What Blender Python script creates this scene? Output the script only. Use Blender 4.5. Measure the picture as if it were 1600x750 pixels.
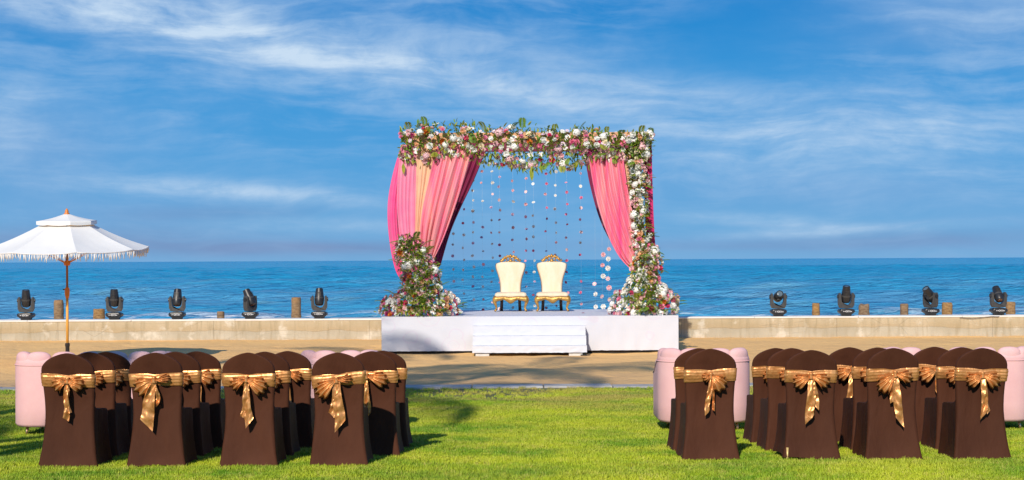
import bpy, math, random
import numpy as np
from mathutils import Vector, Matrix, noise as mnoise
random.seed(7)
RNG = np.random.default_rng(7)
PI = math.pi
sc = bpy.context.scene
for o in list(bpy.data.objects): bpy.data.objects.remove(o)
col = sc.collection

# ------------------------------------------------------------------ camera
F = 2400.0                       # focal length in photo pixels (1600 wide)
CAMZ, HOR, ROLL = 1.67, 406.0, 0.005
cam_d = bpy.data.cameras.new('camera'); cam = bpy.data.objects.new('camera', cam_d); col.objects.link(cam)
cam_d.sensor_width = 36; cam_d.lens = F / 1600 * 36
cam_d.shift_y = (HOR - 375) / 1600
cam_d.clip_start = 0.1; cam_d.clip_end = 200000
cam.location = (0, 0, CAMZ); cam.rotation_euler = (PI / 2, ROLL, 0)
sc.camera = cam

# ------------------------------------------------------------------ node helper
class NT:
    def __init__(s, tree): s.t = tree
    def n(s, typ, ins=None, **props):
        nd = s.t.nodes.new(typ)
        for k, v in props.items(): setattr(nd, k, v)
        for k, v in (ins or {}).items():
            i = nd.inputs[k]
            if isinstance(v, bpy.types.NodeSocket): s.t.links.new(v, i)
            else: i.default_value = v
        return nd
    def m(s, op, a, b=0.0, c=0.0, clamp=False):
        return s.n('ShaderNodeMath', {0: a, 1: b, 2: c}, operation=op, use_clamp=clamp).outputs[0]
    def mix(s, f, a, b, blend='MIX'):
        nd = s.n('ShaderNodeMix', data_type='RGBA', blend_type=blend)
        for i, v in ((0, f), (6, a), (7, b)):
            if isinstance(v, bpy.types.NodeSocket): s.t.links.new(v, nd.inputs[i])
            else: nd.inputs[i].default_value = v if i == 0 else (tuple(v) + (1,) if len(v) == 3 else v)
        return nd.outputs[2]
    def noise(s, vec, scale, detail=4, rough=.5, dist=0.0, out=0):
        return s.n('ShaderNodeTexNoise', {'Vector': vec, 'Scale': scale, 'Detail': detail, 'Roughness': rough, 'Distortion': dist}).outputs[out]
    def ramp(s, f, stops):
        nd = s.n('ShaderNodeValToRGB', {0: f}); e = nd.color_ramp.elements
        while len(e) < len(stops): e.new(.5)
        for k, (p, c) in zip(e, stops):
            k.position = p; k.color = (tuple(c) + (1,)) if not isinstance(c, (int, float)) else (c, c, c, 1)
        return nd.outputs[0]
    def mr(s, v, a, b, c=0.0, d=1.0, smooth=False):
        return s.n('ShaderNodeMapRange', {0: v, 1: a, 2: b, 3: c, 4: d}, interpolation_type='SMOOTHSTEP' if smooth else 'LINEAR').outputs[0]
    def mapv(s, vec, scale=(1, 1, 1), rot=(0, 0, 0), loc=(0, 0, 0)):
        return s.n('ShaderNodeMapping', {0: vec, 1: loc, 2: rot, 3: scale}).outputs[0]

# ------------------------------------------------------------------ sun, sky
LD = Vector((0.26, 1.0, -0.64)).normalized()          # travel direction of the sunlight
EL = math.asin(-LD.z); AZ = math.atan2(-LD.x, -LD.y)  # towards the sun, clockwise from +Y
sun_d = bpy.data.lights.new('sun', 'SUN'); sun_d.energy = 4.3; sun_d.angle = math.radians(.55); sun_d.color = (1, .90, .76)
sun = bpy.data.objects.new('sun', sun_d); col.objects.link(sun); sun.location = (-10, -20, 30)
sun.rotation_euler = LD.to_track_quat('-Z', 'Y').to_euler()
world = bpy.data.worlds.new('World'); sc.world = world; world.use_nodes = True
wt = world.node_tree; wt.nodes.clear(); W = NT(wt)
sky = W.n('ShaderNodeTexSky', sky_type='NISHITA', sun_disc=False, sun_elevation=EL, sun_rotation=AZ % (2 * PI),
          altitude=0, air_density=1.0, dust_density=0.25, ozone_density=2.5)
tc = W.n('ShaderNodeTexCoord').outputs['Generated']
sx = W.n('ShaderNodeSeparateXYZ', {0: tc}).outputs
U = W.m('ARCTAN2', sx[0], sx[1]); V = W.m('ARCSINE', sx[2])
hs = W.n('ShaderNodeHueSaturation', {'Hue': .5, 'Saturation': 1.3, 'Value': 1.0, 'Color': sky.outputs[0]}).outputs[0]
nish = W.mix(1.0, hs, (.34, .62, 1.0), 'MULTIPLY')
clear = W.ramp(V, [(0.0, (.16, .40, .73)), (.05, (.085, .345, .70)), (.11, (.03, .295, .67)), (.165, (.004, .225, .60)), (.6, (.006, .13, .42))])
clear = W.mix(1.0, clear, (10, 10, 10), 'MULTIPLY')
SKYT = W.mix(W.mr(V, .15, .9, .88, .4), nish, clear)
def streak(px, py, slope, curve, w, L, amp):
    u0 = (px - 800) / F; v0 = (HOR - py) / F
    du = W.m('SUBTRACT', U, u0)
    line = W.m('ADD', W.m('MULTIPLY', du, slope), W.m('MULTIPLY', W.m('MULTIPLY', du, du), curve))
    dv = W.m('DIVIDE', W.m('SUBTRACT', W.m('SUBTRACT', V, v0), line), w / F)
    du = W.m('DIVIDE', du, L / F)
    e = W.m('ADD', W.m('MULTIPLY', dv, dv), W.m('MULTIPLY', du, du))
    return W.m('MULTIPLY', W.m('EXPONENT', W.m('MULTIPLY', e, -1.0)), amp)
uv = W.n('ShaderNodeCombineXYZ', {0: U, 1: V, 2: 0.0}).outputs[0]
warp = W.noise(W.mapv(uv, (6, 14, 1)), 1.0, 3, .5, out=1)
wv = W.n('ShaderNodeVectorMath', {0: warp, 1: (.5, .5, .5)}, operation='SUBTRACT').outputs[0]
wv = W.n('ShaderNodeVectorMath', {0: wv, 3: .048}, operation='SCALE').outputs[0]
uvw = W.n('ShaderNodeVectorMath', {0: uv, 1: wv}, operation='ADD').outputs[0]
fib = W.noise(W.mapv(uvw, (5, 60, 1), (0, 0, math.radians(9))), 1.0, 7, .62)          # cirrus fibres
soft = W.noise(W.mapv(uvw, (7, 22, 1), (0, 0, math.radians(4)), (3.3, 1.7, 0)), 1.0, 5, .55)
low = W.noise(W.mapv(uvw, (5, 70, 1), (0, 0, 0), (7.1, 0, 0)), 1.0, 5, .55)
def addall(l):
    r = l[0]
    for k in l[1:]: r = W.m('ADD', r, k)
    return r
bright = addall([streak(230, 30, -.19, -.3, 42, 300, 1.05), streak(520, 98, -.17, 0, 22, 190, .7),
                 streak(760, 128, -.24, 0, 20, 240, .75), streak(960, 150, -.15, 0, 60, 200, .5),
                 streak(390, 297, -.07, -.25, 13, 230, .95), streak(500, 350, .0, 0, 11, 170, .55),
                 streak(1190, 347, -.08, 0, 11, 120, .85), streak(1330, 362, .05, 0, 8, 150, .85),
                 streak(1330, 222, -.03, 0, 58, 260, .95), streak(20, 190, .05, 0, 62, 100, .62),
                 streak(300, 45, -.16, 0, 60, 360, .42), streak(720, 130, -.17, 0, 60, 380, .34), streak(1500, 40, .05, 0, 60, 200, .30)])
puff = W.noise(W.mapv(uvw, (22, 58, 1), (0, 0, math.radians(6)), (1.1, 4.2, 0)), 1.0, 8, .62)
fibc = W.m('MULTIPLY', W.mr(fib, .30, .70, .40, 1.1), W.mr(puff, .30, .68, .35, 1.2))
bright = W.m('MULTIPLY', bright, fibc)
gap = addall([streak(1190, 40, .05, 0, 62, 230, 1.0), streak(1120, 120, -.05, 0, 40, 230, .8), streak(120, 130, 0, 0, 60, 200, .3), streak(330, 255, -.05, 0, 26, 200, .6)])
keep = W.m('SUBTRACT', 1.0, gap, clamp=True)
haz = W.m('MULTIPLY', W.m('MULTIPLY', W.mr(W.m('ADD', W.m('MULTIPLY', soft, .72), W.m('MULTIPLY', puff, .28)), .38, .72, 0, .62, True), W.mr(V, .02, .12, .22, .85)), keep)
fl = W.m('MULTIPLY', W.m('MULTIPLY', W.mr(W.m('ADD', W.m('MULTIPLY', fib, .65), W.m('MULTIPLY', puff, .35)), .43, .70, 0, .52, True), W.mr(V, 0.0, .06, .3, 1.0)), keep)
lowm = W.m('MULTIPLY', W.mr(low, .46, .70, 0, .6, True), W.mr(V, .0, .055, 1.0, 0.0, True))
lil = addall([streak(60, 240, .0, 0, 90, 130, .55), streak(1480, 60, .05, 0, 60, 200, .45),
              streak(1300, 300, -.02, 0, 40, 400, .35), streak(250, 330, .02, 0, 25, 140, .4), streak(1000, 380, 0, 0, 12, 400, .3)])
lil = W.m('MAXIMUM', W.m('MULTIPLY', lil, W.mr(soft, .25, .65, .5, 1.2)), W.m('MULTIPLY', lowm, .75))
c1 = W.mix(W.m('MULTIPLY', lil, .8, clamp=True), SKYT, (2.0, 3.75, 6.7))
bank = addall([streak(430, 388, 0, 0, 12, 240, 1.1), streak(150, 370, 0, 0, 18, 240, .8), streak(1450, 378, .02, 0, 14, 300, .55), streak(1130, 385, 0, 0, 8, 180, .4), streak(330, 332, .03, 0, 14, 150, .4)])
c1 = W.mix(W.m('MULTIPLY', bank, W.mr(low, .3, .6, .5, 1.1), clamp=True), c1, (1.8, 3.0, 5.4))
c2 = W.mix(W.m('ADD', haz, W.m('MULTIPLY', fl, .5), clamp=True), c1, (2.9, 4.9, 7.8))
c3 = W.mix(W.m('MULTIPLY', W.m('ADD', bright, W.m('MULTIPLY', fl, .35)), .70, clamp=True), c2, (5.8, 7.3, 9.0))
bg = W.n('ShaderNodeBackground', {0: c3, 1: .1})
wt.links.new(bg.outputs[0], W.n('ShaderNodeOutputWorld').inputs[0])
vs = sc.view_settings; vs.view_transform = 'Standard'; vs.look = 'None'; vs.gamma = 1; vs.exposure = 0.0; vs.use_curve_mapping = False

# ------------------------------------------------------------------ helpers
def P(px, py, d):
    """world point on the ray of photo pixel (px, py) at distance d along +Y"""
    a = math.atan(ROLL); dx, dy = px - 800, py - HOR
    X = dx * math.cos(a) - dy * math.sin(a); Y = dx * math.sin(a) + dy * math.cos(a)
    return Vector((X * d / F, d, CAMZ - Y * d / F))
def ss(a, b, x):
    t = min(1, max(0, (x - a) / (b - a))); return t * t * (3 - 2 * t)
def ground(y): return -.03 - .12 * min(1, max(0, (y - 12.4) / 4.0))
SAND = -.15
def interp(tab, x):
    if x <= tab[0][0]: return tab[0][1]
    for (a, p), (b, q) in zip(tab, tab[1:]):
        if x <= b: return p + (q - p) * (x - a) / (b - a)
    return tab[-1][1]
def smooth_tab(tab, x):
    """Catmull-Rom through table"""
    n = len(tab)
    if x <= tab[0][0]: return tab[0][1]
    if x >= tab[-1][0]: return tab[-1][1]
    for i in range(n - 1):
        if x <= tab[i + 1][0]:
            a, b = tab[i], tab[i + 1]; h = b[0] - a[0]; t = (x - a[0]) / h
            m0 = (b[1] - tab[i - 1][1]) / (b[0] - tab[i - 1][0]) if i > 0 else (b[1] - a[1]) / h
            m1 = (tab[i + 2][1] - a[1]) / (tab[i + 2][0] - a[0]) if i < n - 2 else (b[1] - a[1]) / h
            t2, t3 = t * t, t * t * t
            return (2*t3-3*t2+1)*a[1] + (t3-2*t2+t)*h*m0 + (-2*t3+3*t2)*b[1] + (t3-t2)*h*m1

class MB:
    def __init__(s): s.v = []; s.f = []; s.mi = []
    def add(s, vs, fs, mi=0):
        o = len(s.v); s.v += [tuple(p) for p in vs]; s.f += [tuple(i + o for i in f) for f in fs]; s.mi += [mi] * len(fs); return s
    def box(s, a, b, mi=0, M=None, bev=0.0):
        x0, y0, z0 = a; x1, y1, z1 = b
        if bev:
            rings = []
            for z, i in ((z0, bev), (z0 + bev, 0), (z1 - bev, 0), (z1, bev)):
                c = bev
                rings.append([(x0+i+ (c if not i else 0), y0+i, z), (x1-i-(c if not i else 0), y0+i, z), (x1-i, y0+i+(c if not i else 0), z), (x1-i, y1-i-(c if not i else 0), z),
                              (x1-i-(c if not i else 0), y1-i, z), (x0+i+(c if not i else 0), y1-i, z), (x0+i, y1-i-(c if not i else 0), z), (x0+i, y0+i+(c if not i else 0), z)])
            if M: rings = [[M @ Vector(p) for p in r] for r in rings]
            return s.loft(rings, True, True, mi)
        vs = [Vector(p) for p in ((x0,y0,z0),(x1,y0,z0),(x1,y1,z0),(x0,y1,z0),(x0,y0,z1),(x1,y0,z1),(x1,y1,z1),(x0,y1,z1))]
        if M: vs = [M @ p for p in vs]
        return s.add(vs, [(0,3,2,1),(4,5,6,7),(0,1,5,4),(1,2,6,5),(2,3,7,6),(3,0,4,7)], mi)
    def loft(s, rings, cap0=True, cap1=True, mi=0, closed=True):
        n = len(rings[0]); vs = [p for r in rings for p in r]; fs = []
        for k in range(len(rings) - 1):
            for i in range(n if closed else n - 1):
                j = (i + 1) % n; fs.append((k*n+i, k*n+j, (k+1)*n+j, (k+1)*n+i))
        if cap0: fs.append(tuple(range(n - 1, -1, -1)))
        if cap1: fs.append(tuple((len(rings)-1)*n + i for i in range(n)))
        return s.add(vs, fs, mi)
    def tube(s, pts, rad, n=8, mi=0, cap=True, squash=1.0):
        pts = [Vector(p) for p in pts]; rings = []; up = Vector((0, 0, 1))
        if not isinstance(rad, (list, tuple)): rad = [rad] * len(pts)
        prev = None
        for i, p in enumerate(pts):
            t = (pts[min(i+1, len(pts)-1)] - pts[max(i-1, 0)]).normalized()
            a = prev if prev else (up if abs(t.z) < .9 else Vector((1, 0, 0)))
            b = t.cross(a).normalized(); a = b.cross(t).normalized(); prev = a
            rings.append([p + (a * math.cos(2*PI*k/n) * squash + b * math.sin(2*PI*k/n)) * rad[i] for k in range(n)])
        return s.loft(rings, cap, cap, mi)
    def lathe(s, prof, n=24, mi=0, M=None, c=(0, 0, 0)):
        c = Vector(c); rings = [[Vector((r*math.cos(2*PI*k/n), r*math.sin(2*PI*k/n), z)) + c for k in range(n)] for r, z in prof]
        if M: rings = [[M @ p for p in r] for r in rings]
        return s.loft(rings, True, True, mi)
    def grid(s, fn, nu, nv, mi=0):
        vs = [fn(i / nu, j / nv) for j in range(nv + 1) for i in range(nu + 1)]
        return s.add(vs, [(j*(nu+1)+i, j*(nu+1)+i+1, (j+1)*(nu+1)+i+1, (j+1)*(nu+1)+i) for j in range(nv) for i in range(nu)], mi)
    def mesh(s, name, mats, smooth=True):
        me = bpy.data.meshes.new(name); me.from_pydata(s.v, [], s.f)
        for m in (mats if isinstance(mats, (list, tuple)) else [mats]): me.materials.append(m)
        if any(s.mi): me.polygons.foreach_set('material_index', s.mi)
        if smooth is True: me.polygons.foreach_set('use_smooth', [True] * len(s.f))
        me.update()
        return me
    def build(s, name, mats, parent=None, smooth=True, auto=None):
        me = s.mesh(name, mats, smooth)
        if auto: me.set_sharp_from_angle(angle=math.radians(auto))
        return link(name, me, parent)
def link(name, me, parent=None, loc=None):
    o = bpy.data.objects.new(name, me); col.objects.link(o)
    if parent: o.parent = parent
    if loc is not None: o.location = loc
    return o
def tag(o, label, cat, group=None):
    o['label'] = label; o['category'] = cat
    if group: o['group'] = group
    return o
def thing(name, label, cat, loc=(0, 0, 0), rz=0.0, group=None):
    o = bpy.data.objects.new(name, None); col.objects.link(o); o.empty_display_size = .1
    o.location = loc; o.rotation_euler = (0, 0, rz); return tag(o, label, cat, group)
def struct(o): o['kind'] = 'structure'; return o
def stuff(o): o['kind'] = 'stuff'; return o

# ------------------------------------------------------------------ materials
def mat(name, color=(.5, .5, .5), rough=.6, metal=0.0, build=None, bump=None, **kw):
    m = bpy.data.materials.new(name); m.use_nodes = True; t = m.node_tree; b = t.nodes['Principled BSDF']
    b.inputs['Base Color'].default_value = tuple(color) + (1,); b.inputs['Roughness'].default_value = rough; b.inputs['Metallic'].default_value = metal
    for k, v in kw.items(): b.inputs[k.replace('_', ' ')].default_value = v
    T = NT(t)
    if build: build(T, b)
    return m
def setc(T, b, sock, name='Base Color'): T.t.links.new(sock, b.inputs[name])
def setbump(T, b, h, strength=.3, dist=.01):
    n = T.n('ShaderNodeBump', {'Height': h, 'Strength': strength, 'Distance': dist}); T.t.links.new(n.outputs[0], b.inputs['Normal'])
def objc(T): return T.n('ShaderNodeTexCoord').outputs['Object']
def wpos(T): return T.n('ShaderNodeNewGeometry').outputs['Position']
def orand(T): return T.n('ShaderNodeObjectInfo').outputs['Random']
def varied(c, amt=.18, scale=3, bump=0, bscale=60, dist=.004, rnd=.0):
    """mottled colour around c with optional fine relief"""
    def f(T, b):
        p = objc(T); n = T.noise(p, scale, 5, .6)
        lo = tuple(x * (1 - amt) for x in c); hi = tuple(min(1, x * (1 + amt)) for x in c)
        k = T.mix(T.mr(n, .3, .7), lo, hi)
        if rnd: k = T.n('ShaderNodeHueSaturation', {'Value': T.mr(orand(T), 0, 1, 1 - rnd, 1 + rnd), 'Hue': T.mr(orand(T), 0, 1, .5 - rnd * .06, .5 + rnd * .06), 'Color': k}).outputs[0]
        setc(T, b, k)
        if bump: setbump(T, b, T.noise(p, bscale, 4, .6), bump, dist)
    return f

def f_sand(T, b):
    p = wpos(T); n1 = T.noise(p, .55, 5, .6); n2 = T.noise(p, 9, 5, .65); n3 = T.noise(p, 160, 2, .5)
    c = T.mix(T.mr(n1, .35, .68), (.92, .55, .20), (.82, .48, .175))
    c = T.mix(T.mr(n2, .45, .75, 0, .5), c, (.70, .42, .16))
    c = T.mix(T.mr(n3, .5, .8, 0, .4), c, (.90, .62, .30))
    # darker brown streaks run parallel to the lawn edge
    st = T.noise(T.mapv(p, (.25, 2.6, 1)), 1.0, 5, .6)
    c = T.mix(T.mr(st, .5, .7, 0, .35), c, (.60, .36, .16))
    yy = T.n('ShaderNodeSeparateXYZ', {0: p}).outputs[1]
    c = T.mix(T.m('MULTIPLY', T.mr(yy, 22.0, 25.5, 1, 0), T.mr(n1, .3, .6, .3, .9)), c, (.46, .30, .16))       # soil mixed in beside the lawn
    setc(T, b, c)
    foot = T.n('ShaderNodeTexVoronoi', {'Vector': T.mapv(p, (2.6, 1.9, 1)), 'Scale': 1.0, 'Randomness': 1.0}).outputs['Distance']
    n2 = T.m('ADD', n2, T.mr(foot, .08, .30, -.9, 0))
    h = T.m('ADD', T.m('MULTIPLY', n2, 1.0), T.m('MULTIPLY', T.noise(p, 3.0, 4, .6), 2.2))
    setbump(T, b, h, .5, .04)
SANDM = mat('sand', rough=.95, build=f_sand)
def f_lawn(T, b):
    p = wpos(T); n = T.noise(p, 1.3, 5, .65); n2 = T.noise(p, 40, 4, .6)
    c = T.mix(n2, (.17, .115, .055), (.27, .19, .095)); c = T.mix(T.mr(n, .4, .6, .3, .8), c, (.07, .11, .015)); setc(T, b, c)
    setbump(T, b, n2, .8, .02)
LAWNM = mat('lawn_soil', rough=1, build=f_lawn)
def f_grass(T, b):
    p = wpos(T); n = T.noise(T.mapv(p, (.8, 1.2, 1)), 1.0, 5, .6); n2 = T.noise(p, 6, 4, .65); r = orand(T)
    c = T.mix(T.mr(n, .36, .62), (.15, .33, .012), (.50, .58, .028))
    c = T.mix(T.mr(n2, .5, .75, 0, .6), c, (.66, .66, .06))
    c = T.mix(T.mr(r, .8, 1.0, 0, .6), c, (.70, .60, .16))
    pz = T.n('ShaderNodeSeparateXYZ', {0: p}).outputs[1]
    dry = T.m('MULTIPLY', T.mr(T.noise(T.mapv(p, (.5, 1.3, 1), (0, 0, 0), (4, 2, 0)), 1.0, 4, .6), .42, .62), T.mr(pz, 17, 21.3, .12, .95))
    c = T.mix(dry, c, (.46, .34, .11)); setc(T, b, c)
GRASSM = mat('grass_blade', rough=.55, build=f_grass, Specular_IOR_Level=.3)
GRASSM.node_tree.nodes['Principled BSDF'].inputs['Subsurface Weight'].default_value = 0
def f_wall(T, b):
    p = objc(T); z = T.n('ShaderNodeSeparateXYZ', {0: p}).outputs[2]
    n1 = T.noise(T.mapv(p, (1.4, 1, 1)), 1.0, 6, .65); n2 = T.noise(T.mapv(p, (9, 9, 1.2)), 1.0, 5, .6); n3 = T.noise(p, 45, 4, .6)
    edge = T.m('ADD', z, T.mr(T.noise(T.mapv(p, (.8, 1, 1)), 1.0, 4, .6), .3, .7, -.05, .05))
    low = T.mr(edge, .30, .325, 1, 0, True)
    c = T.mix(T.mr(n1, .35, .65), (.47, .385, .245), (.57, .48, .335))
    c2 = T.mix(T.mr(n1, .3, .7), (.42, .385, .295), (.58, .545, .445))
    c = T.mix(low, c, c2)
    c = T.mix(T.mr(n2, .5, .72, 0, .6), c, (.31, .26, .16))                   # drip stains
    c = T.mix(T.m('MULTIPLY', T.mr(n3, .62, .75, 0, .8), T.mr(n1, .5, .6)), c, (.20, .17, .12))   # pits
    c = T.mix(T.m('MULTIPLY', T.mr(T.noise(T.mapv(p, (2.2, 1, 2.2), loc=(9, 0, 0)), 1.0, 5, .6), .56, .66), .7), c, (.74, .71, .62))  # lime patches
    px_ = T.n('ShaderNodeSeparateXYZ', {0: p}).outputs[0]
    jt = T.mr(T.m('ABSOLUTE', T.m('SUBTRACT', T.m('FRACT', T.m('DIVIDE', T.m('ADD', px_, 41.1), 3.6)), .5)), .0, .004, 1, 0)
    ck = T.mr(T.n('ShaderNodeTexVoronoi', {'Vector': T.mapv(p, (.9, 1, 1.6)), 'Scale': 1.0}, feature='DISTANCE_TO_EDGE').outputs['Distance'], .0, .006, .8, 0)
    jt = T.m('MAXIMUM', jt, T.m('MULTIPLY', ck, T.mr(n1, .5, .56)))
    c = T.mix(T.m('MULTIPLY', jt, .35), c, (.17, .14, .09))
    c = T.mix(T.m('MULTIPLY', T.mr(z, .16, .06, 0, .7), T.mr(n2, .3, .6)), c, (.50, .35, .19))
    setc(T, b, c); setbump(T, b, T.m('SUBTRACT', T.m('ADD', n3, T.m('MULTIPLY', low, -.7)), jt), .5, .012)
WALLM = mat('weathered_concrete', rough=.9, build=f_wall)
COPEM = mat('coping_paint', rough=.7, build=varied((.80, .77, .72), .10, 2.5, .3, 30))
KERBM = mat('kerb_stone', rough=.85, build=varied((.40, .385, .37), .25, 6, .4, 40, rnd=.18))
def f_sea(T, b):
    p = wpos(T); y = T.n('ShaderNodeSeparateXYZ', {0: p}).outputs[1]
    n = T.noise(T.mapv(p, (.012, .03, .03)), 1.0, 4, .6)
    near = T.mr(y, 90, 420, 1, 0, True)
    far = T.mr(y, 600, 5000, 0, 1, True)
    c = T.mix(T.mr(n, .35, .65), (.008, .275, .53), (.018, .33, .58))
    c = T.mix(T.m('MULTIPLY', near, T.mr(T.noise(T.mapv(p, (.03, .09, .03)), 1.0, 4, .6), .4, .7, .15, .75)), c, (.17, .36, .56))
    c = T.mix(T.m('MULTIPLY', near, T.mr(T.noise(T.mapv(p, (.05, .16, .05), loc=(3, 5, 0)), 1.0, 4, .6), .56, .7, 0, .6)), c, (.16, .35, .40))
    c = T.mix(far, c, (.006, .27, .52))
    caps = T.noise(T.mapv(p, (.22, .55, .3)), 1.0, 6, .72); cm = T.noise(T.mapv(p, (.03, .05, .03)), 1.0, 2, .5)
    foam = T.m('MULTIPLY', T.mr(caps, .735, .76), T.mr(cm, .5, .58))
    sh = T.m('MULTIPLY', T.mr(y, 101, 112, 1, 0), T.mr(T.noise(T.mapv(p, (.09, .2, .2), loc=(2.2, 0, 0)), 1.0, 6, .7), .5, .58))
    foam = T.m('MAXIMUM', foam, sh)
    setc(T, b, T.mix(foam, c, (.85, .88, .9))); setc(T, b, T.mr(foam, 0, 1, .22, .9), 'Roughness')
    h = T.m('ADD', T.noise(T.mapv(p, (.9, 1.7, 1)), 1.0, 5, .65), T.m('MULTIPLY', T.noise(T.mapv(p, (.12, .3, 1)), 1.0, 4, .6), 3.5))
    setbump(T, b, h, .9, .6)
SEAM = mat('sea_water', rough=.2, build=f_sea, IOR=1.33, Specular_IOR_Level=.25)
def f_stage(T, b):
    p = objc(T)
    # printed paisley rings, very faint
    v = T.n('ShaderNodeTexVoronoi', {'Vector': T.mapv(p, (1.5, 1.5, 1.9)), 'Scale': 1.0, 'Randomness': .8})
    d = T.m('ADD', v.outputs['Distance'], T.m('MULTIPLY', T.noise(p, 4, 3), .12))
    ring = T.m('SINE', T.m('MULTIPLY', d, 34)); rm = T.m('MULTIPLY', T.mr(ring, .72, .95), T.mr(d, .42, .5, .5, 0))
    c = T.mix(T.m('MULTIPLY', rm, .40), (.635, .655, .73), (.63, .48, .65)); setc(T, b, c)
    setbump(T, b, T.noise(T.mapv(p, (1.2, 1, 5)), 1.0, 4, .6), .25, .02)
STAGEM = mat('stage_cloth', rough=.75, build=f_stage)
STEPM = mat('step_cloth', rough=.6, build=varied((.63, .65, .71), .03, 2, .15, 8, .01))
DARKM = mat('timber_and_gap_shade', rough=.9, build=varied((.03, .025, .02), .3, 6))  # support timber, also the painted shade in the gap under the stage
BLOCKM = mat('white_block', rough=.8, build=varied((.66, .65, .62), .15, 9))
def f_cover(T, b):
    p = objc(T); n = T.noise(p, 900, 2, .5); n2 = T.noise(T.mapv(p, (5, 5, 2)), 1.0, 3, .5)
    k = T.mix(T.mr(n2, .35, .65), (.064, .0205, .0095), (.084, .0280, .0130))
    k = T.n('ShaderNodeHueSaturation', {'Value': T.mr(orand(T), 0, 1, .9, 1.12), 'Color': k}).outputs[0]
    setc(T, b, k)
    wr = T.m('ADD', T.noise(T.mapv(p, (7, 7, 2.2), (0, .25, 0)), 1.0, 3, .55, .6), T.m('MULTIPLY', T.noise(T.mapv(p, (16, 16, 5), (0, -.5, 0)), 1.0, 2, .5), .35))
    setbump(T, b, T.m('ADD', wr, T.m('MULTIPLY', n, .02)), .5, .03)
COVERM = mat('brown_spandex', rough=.75, build=f_cover, Specular_IOR_Level=.18)
def f_satin(T, b):
    p = objc(T); w = T.noise(T.mapv(p, (1, 1, .8)), 15, 2, .45, 1.6); w2 = T.noise(p, 38, 2, .4, .8)
    setc(T, b, T.mix(T.mr(w, .3, .7), (.60, .235, .062), (.90, .45, .165)))
    setbump(T, b, T.m('ADD', w, T.m('MULTIPLY', w2, .10)), .22, .02)
SATINM = mat('gold_satin', rough=.36, metal=.5, build=f_satin, Specular_IOR_Level=.7)
FOOTM = mat('chair_foot', rough=.4, metal=.3, build=varied((.72, .52, .20), .15, 20))
def f_velvet(T, b):
    p = objc(T); n = T.noise(p, 3, 4, .6)
    setc(T, b, T.mix(T.mr(n, .3, .7), (.78, .45, .445), (.85, .53, .51))); setbump(T, b, T.noise(p, 350, 2), .15, .002)
VELVETM = mat('pink_velvet', rough=.8, build=f_velvet, Specular_IOR_Level=.2)
BRASSM = mat('brass', rough=.3, metal=.9, build=varied((.72, .45, .26), .1, 10))
def f_fabric(a, b_, pat=0.0, sc_=70, fold_light=0):
    def f(T, b):
        p = objc(T); n = T.noise(p, 2.2, 3, .5)
        if fold_light: n = T.noise(T.mapv(p, (fold_light, 1, .35)), 1.0, 3, .5)  # vertical streaks paint fold highlights into the cloth colour
        c = T.mix(T.mr(n, .35, .65), a, b_)
        if pat:
            v = T.n('ShaderNodeTexVoronoi', {'Vector': p, 'Scale': 26.0}).outputs['Distance']
            c = T.mix(T.mr(v, .25, .45, pat, 0), c, (.80, .42, .20))
        setc(T, b, c); setbump(T, b, T.noise(p, sc_, 3), .25, .004)
        tr = T.n('ShaderNodeBsdfTranslucent', {0: c}); mx = T.n('ShaderNodeMixShader', {0: .14})
        out = T.t.nodes['Material Output']; T.t.links.new(b.outputs[0], mx.inputs[1]); T.t.links.new(tr.outputs[0], mx.inputs[2]); T.t.links.new(mx.outputs[0], out.inputs[0])
    return f
PINKM = mat('pink_drape', rough=.38, build=f_fabric((.92, .07, .30), (.94, .14, .36)), Sheen_Weight=.3)
PINKLM = mat('soft_pink_drape', rough=.38, build=f_fabric((.94, .26, .46), (.95, .37, .52)), Sheen_Weight=.3)
CORALM = mat('coral_drape', rough=.38, build=f_fabric((.95, .17, .37), (.96, .38, .38), .25, fold_light=5), Sheen_Weight=.3)
PEACHM = mat('peach_drape', rough=.6, build=f_fabric((.88, .47, .31), (.90, .56, .36)))
MAGM = mat('magenta_drape', rough=.6, build=f_fabric((.60, .02, .15), (.70, .035, .2)))
FOLDLIGHTM = mat('fold_highlight_pink_drape', rough=.38, build=f_fabric((.95, .10, .31), (.97, .38, .42), fold_light=11), Sheen_Weight=.2)  # paler streaks stand for light caught on the folds
LININGM = mat('shaded_magenta_drape', rough=.7, build=f_fabric((.17, .008, .05), (.26, .012, .075)))  # magenta with the shadow at the canopy's rear put into the colour
BEAMM = mat('beam_wrap', rough=.7, build=varied((.70, .36, .19), .12, 6, .2, 30))
def f_cream(T, b):
    p = objc(T); n = T.noise(T.mapv(p, (6, 6, 2)), 1.0, 4, .6)
    setc(T, b, T.mix(T.mr(n, .35, .65), (.78, .61, .41), (.80, .70, .54))); setbump(T, b, T.noise(p, 300, 2), .2, .002)
CREAMM = mat('cream_upholstery', rough=.6, build=f_cream, Sheen_Weight=.2)
GILTM = mat('gilt_wood', rough=.38, metal=.55, build=varied((.50, .285, .075), .35, 14, .5, 45, .01))
DWOODM = mat('dark_wood', rough=.5, build=varied((.07, .03, .015), .3, 8))
HEADM = mat('black_housing', rough=.38, build=varied((.018, .019, .022), .25, 9, .1, 90), Specular_IOR_Level=.55)
YOKEM = mat('grey_housing', rough=.42, build=varied((.055, .055, .055), .2, 9, .1, 90))
LENSM = mat('lens_glass', rough=.08, build=varied((.10, .14, .17), .4, 6), Coat_Weight=.6)
AMBERM = mat('amber_glass', rough=.15, build=varied((.14, .055, .02), .3, 9))
MARKM = mat('white_marking', rough=.6, build=varied((.8, .8, .8), .03, 5))
CANVASM = mat('white_canvas', rough=.8, build=varied((.80, .79, .76), .04, 2, .2, 160, .002))
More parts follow.
